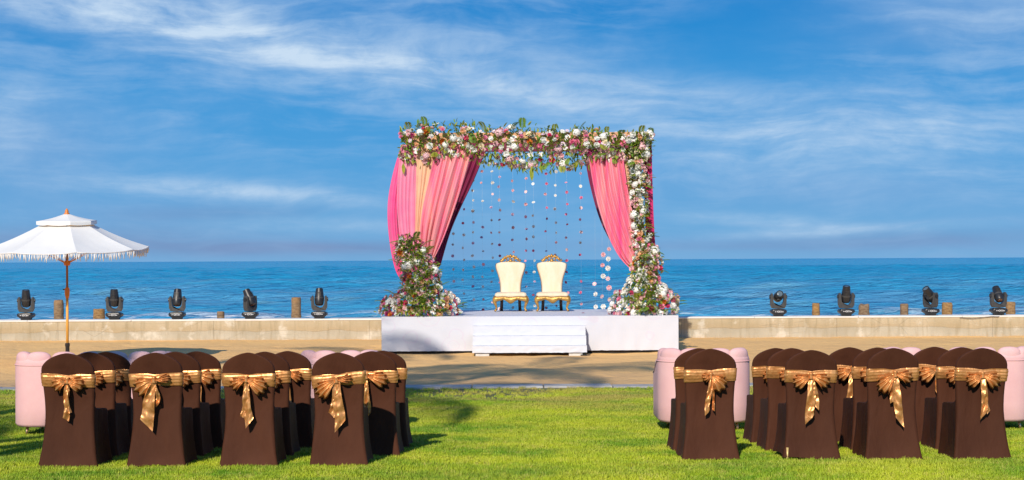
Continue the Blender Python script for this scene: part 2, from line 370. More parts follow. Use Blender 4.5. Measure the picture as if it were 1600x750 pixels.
FRINGEM = mat('white_fringe', rough=.9, build=varied((.80, .79, .78), .06, 8))
POLEM = mat('bamboo_yellow', rough=.45, build=varied((.74, .36, .06), .12, 5))
POLEDM = mat('brown_pole', rough=.45, build=varied((.26, .095, .02), .2, 5))
ORANGEM = mat('orange_wood', rough=.45, build=varied((.70, .20, .025), .12, 8))
BLACKM = mat('black_metal', rough=.45, build=varied((.02, .02, .025), .2, 8))
def f_bark(T, b):
    p = objc(T); n = T.noise(T.mapv(p, (9, 9, 22)), 1.0, 5, .65); n2 = T.noise(p, 5, 3)
    k = T.mix(T.mr(n, .3, .7), (.17, .09, .04), (.42, .27, .13)); k = T.mix(T.mr(n2, .5, .75, 0, .7), k, (.46, .22, .05))
    k = T.n('ShaderNodeHueSaturation', {'Value': T.mr(orand(T), 0, 1, .75, 1.2), 'Saturation': T.mr(orand(T), 0, 1, .75, 1.1), 'Color': k}).outputs[0]
    setc(T, b, k); setbump(T, b, n, .8, .03)
BARKM = mat('palm_timber', rough=.9, build=f_bark)
def f_leaf(c1, c2):
    def f(T, b):
        n = T.noise(wpos(T), 13, 2, .5)
        c = T.mix(T.mr(n, .35, .65), c1, c2); setc(T, b, c)
        tr = T.n('ShaderNodeBsdfTranslucent', {0: c}); mx = T.n('ShaderNodeMixShader', {0: .25})
        out = T.t.nodes['Material Output']; T.t.links.new(b.outputs[0], mx.inputs[1]); T.t.links.new(tr.outputs[0], mx.inputs[2]); T.t.links.new(mx.outputs[0], out.inputs[0])
    return f
LEAFM = mat('garland_leaf', rough=.5, build=f_leaf((.10, .22, .022), (.25, .40, .045)))
LEAFYM = mat('lime_leaf', rough=.5, build=f_leaf((.26, .33, .03), (.40, .42, .04)))
FRONDM = mat('palm_frond', rough=.5, build=f_leaf((.04, .09, .015), (.08, .14, .02)))
FC = {'white': (.86, .85, .81), 'blush': (.86, .54, .57), 'pink': (.82, .25, .40), 'hot': (.68, .055, .17), 'magenta': (.42, .025, .16),
      'peach': (.80, .48, .27), 'cream': (.86, .77, .56), 'orange': (.74, .24, .035), 'mauve': (.56, .25, .40), 'lilac': (.74, .56, .72)}
FM = {k: mat('petal_' + k, rough=.65, build=varied(c, .10, 22, rnd=.10)) for k, c in FC.items()}

# ------------------------------------------------------------------ setting: lawn, sand, kerb, sea
mb = MB()
ys = [-40, -20, -5, 5, 9] + [9 + .25 * k for k in range(1, 45)]; ys = [y for y in ys if y <= 19.9] + [20.4, 21, 21.72]
xs = [-60, -30, -15] + [-10 + .5 * k for k in range(41)] + [15, 30, 60]
def lawn_h(x, y): return ground(y) + (.012 * mnoise.noise((x * .5, y * .5, 3.0)) if abs(x) < 12 else 0)
mb.add([(x, y, lawn_h(x, y)) for y in ys for x in xs], [(j*len(xs)+i, j*len(xs)+i+1, (j+1)*len(xs)+i+1, (j+1)*len(xs)+i) for j in range(len(ys)-1) for i in range(len(xs)-1)])
struct(mb.build('lawn', LAWNM))
mb = MB()
ys = [21.80 + .05 * k for k in range(10)] + [22.3 + .14 * k for k in range(104)] + [37.2, 38, 42, 50, 60, 75, 100, 130]; xs = [-90, -60, -35, -22] + [-14 + .16 * k for k in range(176)] + [22, 35, 60, 90]
def sand_h(x, y):
    if y > 36.8: return SAND - 3.4 * ss(37, 120, y) * 1.2
    e = ss(21.9, 22.5, y)
    return SAND + e * (.030 * mnoise.noise((x * .8, y * 1.3, 0)) + .016 * mnoise.noise((x * 2.3, y * 3.1, 5.)) + .010 * mnoise.noise((x * 6, y * 6, 9.))) + (1 - ss(21.85, 22.4, y)) * (.002 + .045 * mnoise.noise((x * .9, 3.3, 7.)) + .02 * mnoise.noise((x * 4, y * 3, 2.)))
mb.add([(x, y, sand_h(x, y)) for y in ys for x in xs], [(j*len(xs)+i, j*len(xs)+i+1, (j+1)*len(xs)+i+1, (j+1)*len(xs)+i) for j in range(len(ys)-1) for i in range(len(xs)-1)])
struct(mb.build('sand', SANDM))
kerb = MB().box((-60, 21.70, -.45), (60, 22.16, -.165)).build('kerb', KERBM, smooth=False); struct(kerb)
x = -11.0
while x < 11:
    L = random.uniform(.85, 1.05); o = MB().box((0, 0, -.06), (L - .016, .42, 0), bev=.008).build('kerb_slab', KERBM, kerb, smooth=False)
    o.location = (x, 21.70 + random.uniform(-.012, .012), SAND + .026 + random.uniform(-.006, .008)); o.rotation_euler = (random.uniform(-.006, .006), random.uniform(-.004, .004), random.uniform(-.008, .008)); x += L

# grass: tufts spread over the lawn by geometry nodes
def tuft():
    m = MB(); r = random.Random(3)
    for k in range(34):
        a = r.uniform(0, 2*PI); q = .055 * math.sqrt(r.random()); bx, by = q*math.cos(a), q*math.sin(a)
        h = r.uniform(.018, .038); w = r.uniform(.0016, .0028); la = r.uniform(0, 2*PI); le = r.uniform(.1, .75) * h
        dx, dy = math.cos(la), math.sin(la); nx, ny = -dy*w, dx*w
        m.add([(bx-nx, by-ny, -.004), (bx+nx, by+ny, -.004), (bx+dx*le*.35+nx*.8, by+dy*le*.35+ny*.8, h*.6), (bx+dx*le*.35-nx*.8, by+dy*le*.35-ny*.8, h*.6), (bx+dx*le, by+dy*le, h)],
              [(0, 1, 2, 3), (3, 2, 4)])
    return m
g = stuff(tuft().build('grass', GRASSM, smooth=False)); tag(g, 'short mown green grass covering the lawn', 'grass')
gt = bpy.data.node_groups.new('grass_spread', 'GeometryNodeTree')
gt.interface.new_socket('Geometry', in_out='INPUT', socket_type='NodeSocketGeometry'); gt.interface.new_socket('Geometry', in_out='OUTPUT', socket_type='NodeSocketGeometry')
G = NT(gt); gi = G.n('NodeGroupInput'); go = G.n('NodeGroupOutput')
gr = G.n('GeometryNodeMeshGrid', {0: 20.0, 1: 12.3, 2: 81, 3: 50})
tr = G.n('GeometryNodeTransform', {0: gr.outputs[0], 'Translation': (0, 15.57, 0)})
pos = G.n('GeometryNodeInputPosition').outputs[0]; sp = G.n('ShaderNodeSeparateXYZ', {0: pos}).outputs
zz = G.n('ShaderNodeMapRange', {0: sp[1], 1: 12.4, 2: 16.4, 3: -.03, 4: -.15}).outputs[0]
off = G.n('ShaderNodeCombineXYZ', {0: 0.0, 1: 0.0, 2: zz}).outputs[0]
stp = G.n('GeometryNodeSetPosition', {0: tr.outputs[0], 'Offset': off})
nz = G.n('ShaderNodeTexNoise', {'Vector': G.n('ShaderNodeVectorMath', {0: pos, 1: (.55, 1.1, 1.0), 2: (1.3, .4, 0.0)}, operation='MULTIPLY_ADD').outputs[0], 'Scale': 1.0, 'Detail': 5.0, 'Roughness': .6}).outputs[0]
thr = G.n('ShaderNodeMapRange', {0: sp[1], 1: 18.4, 2: 21.3, 3: .16, 4: .60}).outputs[0]
bx = G.m('DIVIDE', G.m('ADD', sp[0], .75), 1.15); by = G.m('DIVIDE', G.m('SUBTRACT', sp[1], 20.9), .95)      # trodden bare patch at the end of the aisle
bare = G.m('MULTIPLY', G.m('EXPONENT', G.m('MULTIPLY', G.m('ADD', G.m('MULTIPLY', bx, bx), G.m('MULTIPLY', by, by)), -1.0)), .34)
den = G.n('ShaderNodeMapRange', {0: G.m('SUBTRACT', G.m('SUBTRACT', nz, thr), bare), 1: -.06, 2: .08, 3: .10, 4: 1.0}).outputs[0]
dist = G.n('GeometryNodeDistributePointsOnFaces', {0: stp.outputs[0], 'Density': G.m('MULTIPLY', den, 560.0), 'Seed': 4})
rz = G.n('FunctionNodeRandomValue', {0: (-.12, -.12, 0.0), 1: (.12, .12, 6.283)}, data_type='FLOAT_VECTOR').outputs[0]
rs = G.n('FunctionNodeRandomValue', data_type='FLOAT'); rs.inputs[2].default_value = .7; rs.inputs[3].default_value = 1.3
iop = G.n('GeometryNodeInstanceOnPoints', {0: dist.outputs[0], 'Instance': gi.outputs[0], 'Rotation': rz, 'Scale': rs.outputs[1]})
gt.links.new(iop.outputs[0], go.inputs[0])
g.modifiers.new('spread', 'NODES').node_group = gt

# sea: real waves out to 700 m, then flat water to the horizon
SEA = -2.2
rows = [62.0]
while rows[-1] < 800: rows.append(rows[-1] * 1.0042)
rows += [1000, 1500, 2500, 5000, 10000, 25000, 60000]
nu = 420; uu = np.linspace(-.62, .62, nu + 1)
Y = np.array(rows)[:, None] * np.ones((1, nu + 1)); X = Y * uu[None, :]; Z = np.zeros_like(X); HX = np.zeros_like(X); HY = np.zeros_like(X)
for k in range(46):
    lam = 1.3 * (26 / 1.3) ** RNG.random(); th = RNG.normal(math.radians(252), .42); kk = 2*PI/lam
    amp = .0105 * lam ** .80 * (.6 + .8 * RNG.random()); ph = RNG.random() * 2*PI
    fade = np.clip((lam / (Y * .0042 * 3.0) - .6) * 2, 0, 1)          # drop waves the mesh cannot carry
    a = kk * (X * math.cos(th) + Y * math.sin(th)) + ph
    Z += amp * fade * np.cos(a); HX -= .8 * amp * fade * math.cos(th) * np.sin(a); HY -= .8 * amp * fade * math.sin(th) * np.sin(a)
fl_ = (Y < 850)
VX = np.stack([X + HX * fl_, Y + HY * fl_, SEA + Z * fl_], -1).reshape(-1, 3); n1 = nu + 1
I, J = np.meshgrid(np.arange(nu), np.arange(len(rows) - 1)); q = (J * n1 + I).ravel()
fa = np.stack([q, q + 1, q + 1 + n1, q + n1], -1)
me = bpy.data.meshes.new('sea'); me.from_pydata(VX.tolist(), [], fa.tolist()); me.materials.append(SEAM)
me.polygons.foreach_set('use_smooth', [True] * len(fa)); me.update(); struct(link('sea', me))

# ------------------------------------------------------------------ sea wall, stumps
WY = 35.5; WTOP = .325; WBACK = WY + .62
wall = thing('sea_wall', 'long low weathered concrete sea wall behind the stage', 'wall', (0, WY, SAND - .1))
mb = MB(); nseg = 160; x0, x1 = -40.0, 40.0; H = WTOP - SAND + .1
def wprof(x):
    j = lambda s: .006 * mnoise.noise((x * 1.7, s, 0)) + .004 * mnoise.noise((x * 7, s, 2))
    return [(x, .0 + j(1), 0), (x, .0 + j(2), .34), (x, -.012 + j(3), .36), (x, -.012 + j(4), H - .035 + j(5) * .5), (x, .62, H - .035), (x, .64, 0)]
mb.loft([wprof(x0 + (x1 - x0) * k / nseg) for k in range(nseg + 1)], True, True)
mb.build('wall_body', WALLM, wall, auto=40)
x = x0; k = 0
while x < x1:
    L = 2.4; o = MB().box((0, -.03, 0), (L - .008, .655, .034 + random.uniform(0, .004)), bev=.006).build('coping_slab', COPEM, wall, smooth=False)
    o.location = (x, random.uniform(-.006, .006), H - .034); x += L
def stump(px, top, w, label, kind=0):
    d = 37.4; b = P(px, 510, d); t = P(px, top, d); r = w * d / F / 2; z0 = sand_h(b.x, d) - .1; h = t.z - z0
    o = MB(); rg = random.Random(px); prof = []
    for k in range(15):
        f = k / 14; rr = r * (1.06 - .08 * f) * (1 + .03 * math.sin(k * 2.6) + rg.uniform(-.03, .03)); prof.append((rr, h * f))
    o.lathe(prof + [(r * .8, h + .006)], 16)
    jag = r * (.5 if kind == 1 else .10)
    vs = []
    for (a, b_, c) in o.v:
        s = 1 + .05 * mnoise.noise((a * 9 + px, b_ * 9, c * 4)); zz_ = c + (jag * mnoise.noise((a * 11 + px, b_ * 11, 0)) if c > h * .92 else 0); vs.append((a * s, b_ * s, zz_))
    o.v = vs; o = o.build('timber_stump', BARKM, auto=50); o.location = (b.x, d, z0)
    return tag(o, label, 'stump', 'timber stumps behind the sea wall')
for a in [(92, 470, 15, 'tall ragged brown timber stump with a crumbling orange top beside the parasol pole', 1), (155, 483, 18, 'wide short grey-brown timber stump between the parasol pole and a spotlight', 0),
          (345, 487, 12, 'very low dark timber stump just showing above the wall', 0), (463, 465, 15, 'tall straight flat-topped grey timber stump between two spotlights', 0),
          (1275, 474, 12, 'narrow grey timber stump beside the spotlight whose lens faces the chairs', 0), (1350, 476, 17, 'rounded orange-brown timber stump right of an upright spotlight', 1),
          (1413, 475, 13, 'dark grey-brown narrow timber stump standing clear of the spotlights', 0), (1480, 473, 16, 'square-looking tan timber stump beside the side-turned spotlight on the bare wall', 0),
          (1579, 472, 15, 'ridged brown timber stump behind the spotlight with a cable', 0)]: stump(*a)

# ------------------------------------------------------------------ moving-head spotlights on the wall
def spotlight(px, pan, tilt, label, size=1.0):
    d = WY + .26; b = P(px, 490, d); t = thing('stage_spotlight', label, 'spotlight', (b.x, d, WTOP + .004), 0, 'moving spotlights along the sea wall')
    t.scale = (size,) * 3
    m = MB()
    def hexring(w, dp, z, r=.05): return rrect(w, dp, r, z, 5)
    m.loft([hexring(.11, .10, 0), hexring(.12, .11, .035), hexring(.135, .12, .045), hexring(.18, .15, .085), hexring(.186, .155, .115), hexring(.17, .145, .15), hexring(.12, .11, .166), hexring(.07, .07, .168)])
    base = m.build('base', HEADM, t, auto=35)
    m = MB().box((-.115, -.158, .082), (.115, -.150, .13), bev=.003); dp = m.build('display_panel', BLACKM, base, smooth=False)
    m = MB(); yq = -.1615
    def q(x0, x1, z0, z1): m.box((x0, yq, z0), (x1, yq + .002, z1))
    q(-.098, -.07, .10, .112)
    for (a, b_, c, e) in ((-.05, .01, .119, .127), (-.05, .01, .089, .097), (-.05, -.036, .089, .127), (-.004, .01, .089, .127)): q(a, b_, c, e)
    q(.014, .04, .119, .127); q(.022, .032, .089, .105); q(.05, .062, .09, .125); q(.072, .098, .098, .11)
    m.build('panel_markings', MARKM, base, smooth=False)
    # yoke
    pv = Matrix.Rotation(pan, 4, 'Z')
    outer = [(-.178, .50), (-.186, .38), (-.182, .26), (-.145, .185), (0, .172), (.145, .185), (.182, .26), (.186, .38), (.178, .50), (.162, .535), (.138, .53)]
    inner = [(.126, .49), (.124, .40), (.112, .32), (.07, .262), (0, .248), (-.07, .262), (-.112, .32), (-.124, .40), (-.126, .49), (-.138, .53), (-.162, .535)]
    m = MB(); pts = outer + inner; n = len(pts)
    fr = [pv @ Vector((x, -.06, z)) for x, z in pts]; bk = [pv @ Vector((x, .06, z)) for x, z in pts]
    m.add(fr + bk, [(i, n + i, n + (i+1) % n, (i+1) % n) for i in range(n)])
    no = len(outer)
    for off_, flip in ((0, 0), (n, 1)):      # front/back strips between the outer and inner outline
        oi = list(range(no)); ii = [ (n - 1 - k) for k in range(no)]
        for a in range(no - 1):
            f = (off_+oi[a], off_+oi[a+1], off_+ii[a+1], off_+ii[a]); m.f.append(f if not flip else f[::-1]); m.mi.append(0)
    yk = m.build('yoke', YOKEM, t, smooth=False)
    for s in (-1, 1):
        MB().tube([pv @ Vector((s*.184, 0, .45)), pv @ Vector((s*.204, 0, .45))], .045, 16).build('pivot_cap', HEADM, yk, auto=40)
        MB().box((s*.154-.011, -.0675, .27), (s*.154+.011, -.0605, .50), M=pv, bev=.002).build('trim_strip', MARKM if False else YOKEM, yk, smooth=False)
    # head: barrel along local +Z, pivot at .37
    hm = pv @ Matrix.Translation((0, 0, .45)) @ Matrix.Rotation(tilt, 4, 'X')
    prof = [(.05, -.150), (.086, -.140), (.102, -.10), (.109, -.02), (.107, .05), (.098, .12), (.088, .20), (.083, .245), (.072, .252), (.072, .235)]
    hd = MB().lathe(prof, 28, M=hm).build('head', HEADM, t, auto=35)
    MB().lathe([(.0715, .237), (.06, .243), (.035, .2475), (.004, .249)], 24, M=hm).build('lens', LENSM, hd)
    MB().lathe([(.106, -.005), (.1125, 0), (.1125, .03), (.106, .035)], 28, M=hm).build('head_band', YOKEM, hd, auto=35)
    MB().lathe([(.001, -.156), (.05, -.153), (.055, -.148), (.05, -.14)], 20, M=hm).build('rear_cap', AMBERM, hd)
    for s in range(5):
        MB().box((-.05, -.1105 - 0, .0 + .05 + .022 * s), (.05, -.094, .058 + .022 * s), M=hm, bev=.002).build('vent_fin', YOKEM, hd, smooth=False)
    return t
def rrect(hw, hd, r, z, seg=6, cx=0, cy=0):
    out = []
    for (sx_, sy_, a0) in ((1, 1, 0), (-1, 1, PI/2), (-1, -1, PI), (1, -1, 3*PI/2)):
        for k in range(seg + 1):
            a = a0 + PI/2 * k / seg; out.append(Vector((cx + sx_*(hw-r) + r*math.cos(a), cy + sy_*(hd-r) + r*math.sin(a), z)))
    return out
R = math.radians
for a in [(41, .1, R(8), 'black spotlight with upright head, first on the wall beyond the parasol'), (179, -.08, R(6), 'black spotlight with upright head beside the wide short stump'),
          (277, .0, R(-16), 'black spotlight with head leaning back, alone between stumps and parasol shade'), (391, R(62), R(-28), 'black spotlight turned sideways with tilted head next to the very low stump'),
          (499, .05, R(-14), 'black spotlight with upright head, closest to the flower-covered stage side'),
          (1216, .0, R(72), 'black spotlight with its glass lens pointing at the chairs'), (1322, .04, R(13), 'black spotlight with upright head beside the rounded orange-brown stump'),
          (1454, R(-58), R(42), 'black spotlight turned sideways with drooping head beside the square tan stump'), (1560, .06, R(-42), 'black spotlight with head tipped towards the sea in front of a ridged stump')]: spotlight(*a)
pts = [P(1500 + 10 * k, 496 + 1.6 * math.sin(k * .9), WY - .045) for k in range(7)] + [P(1566, 491.5, WY + .05), P(1561, 491, WY + .12)]
for p in pts[-2:]: p.z = WTOP + .012
tag(MB().tube(pts, .006, 6).build('power_cable', BLACKM), 'thin black power cable drooping over the wall edge below a spotlight', 'cable')

# ------------------------------------------------------------------ stage and steps
SF = 29.9; SB = 33.8; ST = .57                                   # front, back, top
xl, xr = P(596, 500, SF).x, P(1060, 500, SF).x
stg = thing('stage_platform', 'low wide stage wrapped in white cloth with faint paisley print', 'stage', (0, SF, SAND))
hS = ST - SAND
def cloth(xa, xb, ya, yb, zt, zb, n, seed, am=.012, amb=.0):
    m = MB()
    def fn(u, v):
        x, y = xa + (xb - xa) * u, ya + (yb - ya) * u
        w = am * mnoise.noise((u * n * .35, v * 2.0, seed)) * (.3 + v) + amb * v
        nx, ny = (yb - ya), -(xb - xa); l = math.hypot(nx, ny)
        return (x + nx / l * w, y + ny / l * w, zt + (zb - zt) * v + (.008 * mnoise.noise((u * n * .5, seed, 1)) if v == 1 else 0))
    return m.grid(fn, n, 10)
cloth(xl, xr, 0, 0, hS, .05, 120, 1, .014).build('front_cloth', STAGEM, stg)
cloth(xr, xr + .05, 0, SB - SF, hS, .05, 60, 2, .014).build('side_cloth', STAGEM, stg)
cloth(xl, xl, SB - SF, 0, hS, .05, 60, 3, .014).build('side_cloth', STAGEM, stg)
cloth(xr, xl, SB - SF, SB - SF, hS, .05, 60, 4, .014).build('back_cloth', STAGEM, stg)
MB().box((xl, 0, hS - .04), (xr, SB - SF, hS + .002)).build('deck', STAGEM, stg, smooth=False)
for i in range(5):
    for j in range(3):
        xx = xl + .15 + (xr - xl - .3) * i / 4; yy = .18 + (SB - SF - .36) * j / 2
        MB().box((xx - .04, yy - .04, -.03), (xx + .04, yy + .04, hS - .045)).build('support_post', DARKM, stg, smooth=False)
for xx in (xl + .02, xl + 2.0, xr - 2.1):      # dark strips put in for the shade in the gap underneath
    MB().box((xx, .06, -.02), (xx + 2.0, .12, .10)).build('gap_shade_strip', DARKM, stg, smooth=False)
sxl, sxr = P(738, 540, SF - .8).x, P(917, 540, SF - .8).x
stp_ = thing('stage_steps', 'white cloth-covered steps leading up the stage front', 'steps', (0, SF, SAND))
for k, (dep, top, bot) in enumerate(((.28, .545, .36), (.55, .365, .185), (.82, .19, .06))):
    m = cloth(sxl, sxr, -dep, -dep, top, bot, 60, 11 + k, .010, .012)
    m.grid(lambda u, v, dep=dep, top=top: (sxl + (sxr - sxl) * u, -dep + .285 * v, top + .004 * mnoise.noise((u * 20, v, k))), 40, 2)
    for s, sgn in ((sxl, 1), (sxr, -1)):
        m.grid(lambda u, v, s=s, dep=dep, top=top: (s, -dep + (dep - .015) * u, top + (.06 - top) * v), 6, 4)
    m.build('step', STEPM, stp_)
for xx in (sxl + .06, sxr - .34): MB().box((xx, -.80, -.02), (xx + .26, -.66, .05), bev=.006).build('support_block', BLOCKM, stp_, smooth=False)
MB().box((sxr - .12, -.9, 0), (sxr + .0, -.60, .02)).build('foot_plate', DARKM, stp_, smooth=False)

# ------------------------------------------------------------------ wedding arch frame
AF, AB = 30.8, 33.3
axl, axr = P(655, 300, AF).x, P(1013, 300, AF).x
zT = P(930, 207, AF).z
arch = thing('wedding_arch', 'tall square wedding canopy frame wrapped in peach and shade-darkened magenta fabric on the stage', 'arch', (0, AF, ST))
hA = zT - ST
for yy, mt in ((0, BEAMM), (AB - AF, LININGM)):
    for xx in (axl, axr): MB().box((xx - .05, yy - .05, .003), (xx + .05, yy + .05, hA - .20), bev=.008).build('post', mt, arch, smooth=False)
bl, br = P(632, 215, AF).x, P(1017, 215, AF).x
MB().box((bl, -.09, hA - .198), (br, .09, hA), bev=.01).build('beam', BEAMM, arch, smooth=False)
MB().box((bl, AB - AF - .07, hA - .20), (br, AB - AF + .07, hA - .01), bev=.01).build('beam', LININGM, arch, smooth=False)
for xx in (bl + .06, br - .06): MB().box((xx - .055, .095, hA - .19), (xx + .055, AB - AF - .075, hA - .006), bev=.01).build('side_beam', BEAMM, arch, smooth=False)

# ------------------------------------------------------------------ drapes
def poly(pts):
    a = [0]
    for p, q in zip(pts, pts[1:]): a.append(a[-1] + math.hypot(q[0]-p[0], q[1]-p[1]))
    tx = [(s / a[-1], p[0]) for s, p in zip(a, pts)]; ty = [(s / a[-1], p[1]) for s, p in zip(a, pts)]
    return lambda v: (smooth_tab(tx, v), smooth_tab(ty, v))
def drape(name, m_, L, Rr, d, label, folds=7, amp=.05, d2=None, nu=None, seed=0, bulge=.0, parent=None):
    fL, fR = poly(L), poly(Rr); d2 = d if d2 is None else d2; m = MB(); nu = nu or folds * 10
    def fn(u, v):
        uw = u + .025 * math.sin(9 * u + seed + 2.5 * v)*min(1, 4*u*(1-u))
        a, b = fL(v), fR(v); px, py = a[0] + (b[0]-a[0]) * uw, a[1] + (b[1]-a[1]) * uw
        ph = 2*PI*folds*u + 1.3*math.sin(3*u*PI + seed) + 1.9 * mnoise.noise((u*4, v*1.2, seed))
        pl = .8 * math.cos(ph) + .22*math.cos(2*ph + 1 + 2*v)
        width = abs(b[0]-a[0]) * d / F; k = min(1, .25 + width / (folds * .05) * .35)
        dd = d + (d2 - d) * v - amp * pl * k * (.75 + .4*mnoise.noise((u*4, v*3, seed+3))) - bulge * math.sin(PI*v) * math.sin(PI*u)
        return P(px, py, dd)
    m.grid(fn, nu, 44)
    me = m.mesh(name, m_); o = link(name, me, parent)
    if label: tag(o, label, 'drape', 'curtains of the wedding arch')
    sol = o.modifiers.new('cloth', 'SOLIDIFY'); sol.thickness = .004
    return o
fd = AF - .13
drape('drape', PINKM, [(627,226),(613,275),(606,318),(607,362),(614,408),(624,434),(650,458)], [(637,226),(629,285),(625,335),(628,380),(636,418),(646,440),(664,462)], fd + .10, 'deep pink outer curtain bulging outward past the flower column', 4, .035, fd + .1, seed=1, bulge=.1)
drape('drape', PINKLM, [(626,226),(621,285),(621,335),(628,385),(640,425)], [(654,226),(652,285),(650,335),(650,385),(655,425)], fd, 'soft pink pleated curtain hanging straight beside a peach curtain', 5, .04, seed=2)
drape('drape', PEACHM, [(651,226),(650,285),(649,335),(649,380),(655,425)], [(688,226),(676,280),(664,330),(657,380),(660,425)], fd - .02, 'narrow peach curtain between soft pink and coral curtains', 4, .035, seed=3)
drape('drape', CORALM, [(683,226),(669,285),(659,335),(656,378),(664,412)], [(740,226),(722,290),(706,338),(690,380),(674,412)], fd - .06, 'wide coral pink patterned curtain swept to the flower column', 5, .075, fd - .05, seed=4, bulge=.12)
drape('drape', LININGM, [(700,236),(690,290),(682,340),(676,385),(674,430)], [(759,236),(741,280),(721,322),(704,362),(688,415)], AB - .10, 'magenta back curtain coloured dark for shade, showing behind the coral curtain', 6, .05, seed=5)
drape('drape', FOLDLIGHTM, [(918,232),(929,300),(946,358),(968,402),(1000,434)], [(972,232),(982,300),(993,350),(1002,395),(1010,428)], fd - .03, 'bright pink curtain with painted fold highlights swept towards the white flower column', 6, .085, fd - .08, seed=6, bulge=.1)
drape('drape', PEACHM, [(966,232),(980,300),(991,350),(1001,395),(1008,430)], [(994,232),(1000,300),(1006,350),(1010,390),(1014,430)], fd + .02, 'narrow peach curtain beside the white flower column', 4, .03, seed=7)
drape('drape', MAGM, [(1006,214),(1007,300),(1009,370),(1012,420),(1021,466)], [(1018,214),(1020,300),(1023,370),(1028,425),(1032,466)], fd + .02, 'magenta curtain wrapped along the outer post behind white flowers', 3, .03, seed=8)
drape('drape', LININGM, [(912,236),(922,290),(940,350),(966,395),(990,420)], [(960,236),(975,290),(985,350),(992,395),(998,420)], AB - .1, 'magenta back curtain coloured dark for shade, mostly hidden by the bright pink curtain', 5, .05, seed=9)

# ------------------------------------------------------------------ flowers
def petal_ring(m, n, r0, r1, z0, z1, w, tw=0.0, cup=.3, mi=0):
    for k in range(n):
        a = 2*PI*(k + tw) / n; c, s = math.cos(a), math.sin(a)
        def pt(r, t, z): return (c*r - s*t, s*r + c*t, z)
        rm = (r0 + r1) / 2 + .1 * (r1 - r0)
        m.add([pt(r0, -w*.4, z0), pt(r0, w*.4, z0), pt(rm, w, (z0+z1)/2 - cup*(r1-r0)*.5), pt(r1, w*.55, z1), pt(r1, -w*.55, z1), pt(rm, -w, (z0+z1)/2 - cup*(r1-r0)*.5)], [(0, 1, 2, 5), (5, 2, 3, 4)], mi)
def fl_rose():
    m = MB(); petal_ring(m, 6, .12, 1.0, -.1, .25, .46, 0, .2); petal_ring(m, 5, .12, .78, .0, .52, .42, .5, .3); petal_ring(m, 5, .08, .50, .1, .70, .32, .2, .4); petal_ring(m, 3, .0, .26, .25, .78, .22, .1, .4); return m
def fl_carnation():
    m = MB()
    for r1, z1, n, tw in ((1, .15, 9, 0), (.82, .42, 8, .4), (.55, .62, 7, .2), (.28, .74, 5, .6)): petal_ring(m, n, .05, r1, 0, z1, .62*r1*PI/n*1.2, tw, .1)
    return m
def fl_hydrangea():
    m = MB(); n = 26; m.lathe([(.3, -.3), (.75, -.1), (.85, .15), (.72, .45), (.4, .64), (.05, .72)], 10)
    for k in range(n):
        z = 1 - k / n * 1.25; r = math.sqrt(max(0, 1 - z*z)); a = k * 2.39996; c = Vector((r*math.cos(a), r*math.sin(a), max(-.2, z)*.8)); nn = c.normalized()
        t = nn.orthogonal().normalized(); b = nn.cross(t); s = .24
        t, b = t*math.cos(k)+b*math.sin(k), b*math.cos(k)-t*math.sin(k)
        for q in range(2):
            tt, bb = (t, b) if q == 0 else (b, -t)
            m.add([c - tt*s - bb*s*.55, c + tt*s - bb*s*.55 + nn*.0, c + tt*s + bb*s*.55, c - tt*s + bb*s*.55], [(0, 1, 2, 3)])
            c = c + nn * .02
    return m
def fl_orchid():
    m = MB(); petal_ring(m, 3, .05, 1.0, 0, .12, .34, 0, .0); petal_ring(m, 2, .05, .95, .06, .22, .52, .25, .1)
    petal_ring(m, 3, .0, .26, .15, .42, .12, .1, .1, 1); return m
def fl_daisy():
    m = MB(); petal_ring(m, 8, .1, 1.0, 0, .1, .28, 0, .1); petal_ring(m, 6, .0, .3, .1, .3, .15, .1, .2, 1); return m
SHAPES = {'rose': fl_rose(), 'carnation': fl_carnation(), 'hydrangea': fl_hydrangea(), 'orchid': fl_orchid(), 'daisy': fl_daisy()}
FMESH = {}
def flower_mesh(kind, colr):
    if (kind, colr) not in FMESH: FMESH[kind, colr] = SHAPES[kind].mesh(kind, [FM[colr], FM['blush']] if kind == 'orchid' else [FM[colr], FM['cream']], smooth=False)
    return FMESH[kind, colr]
def put_flower(parent, kind, colr, p, nrm, r):
    o = link(kind, flower_mesh(kind, colr), parent); q = nrm.to_track_quat('Z', 'Y')
    o.rotation_mode = 'QUATERNION'; o.rotation_quaternion = q @ Matrix.Rotation(random.uniform(0, 6.28), 3, 'Z').to_quaternion()
    o.location = p - parent.location; o.scale = (r,) * 3; return o
def leaf(m, p, d_, up, L, w, fold=.25, bend=.2, mi=0):
    d_ = d_.normalized(); s = d_.cross(up)
    if s.length < 1e-3: s = d_.orthogonal()
    s.normalize(); n = s.cross(d_)
    a, b, c = p + d_*L*.35 - n*bend*L*.1, p + d_*L*.7 - n*bend*L*.3, p + d_*L - n*bend*L*.65
    m.add([p, a + s*w + n*fold*w, a, a - s*w + n*fold*w, b + s*w*.8 + n*fold*w, b, b - s*w*.8 + n*fold*w, c], [(0, 2, 1), (0, 3, 2), (1, 2, 5, 4), (2, 3, 6, 5), (4, 5, 7), (5, 6, 7)], mi)
def frond(L, n=15, w=.0075):
    m = MB(); pts = [Vector((0, L*t*.94, .22*L*math.sin(t*PI*.9)*(1-t*.6))) for t in [k/8 for k in range(9)]]
    m.tube(pts, [.006*(1-k/9) + .0015 for k in range(9)], 4)
    for k in range(n):
        t = .12 + .86 * k / (n-1); i = min(7, int(t*8)); p = pts[i].lerp(pts[i+1], t*8-i)
        for s in (-1, 1): leaf(m, p, Vector((s*.75, .75, .12)), Vector((0, 0, 1)), L*.42*math.sin(PI*(.15+.8*t)) + .02, w, .2, .5)
    return m
FRONDS = [frond(.30).mesh('palm_leaf', LEAFM), frond(.26, 13).mesh('palm_leaf', LEAFYM)]
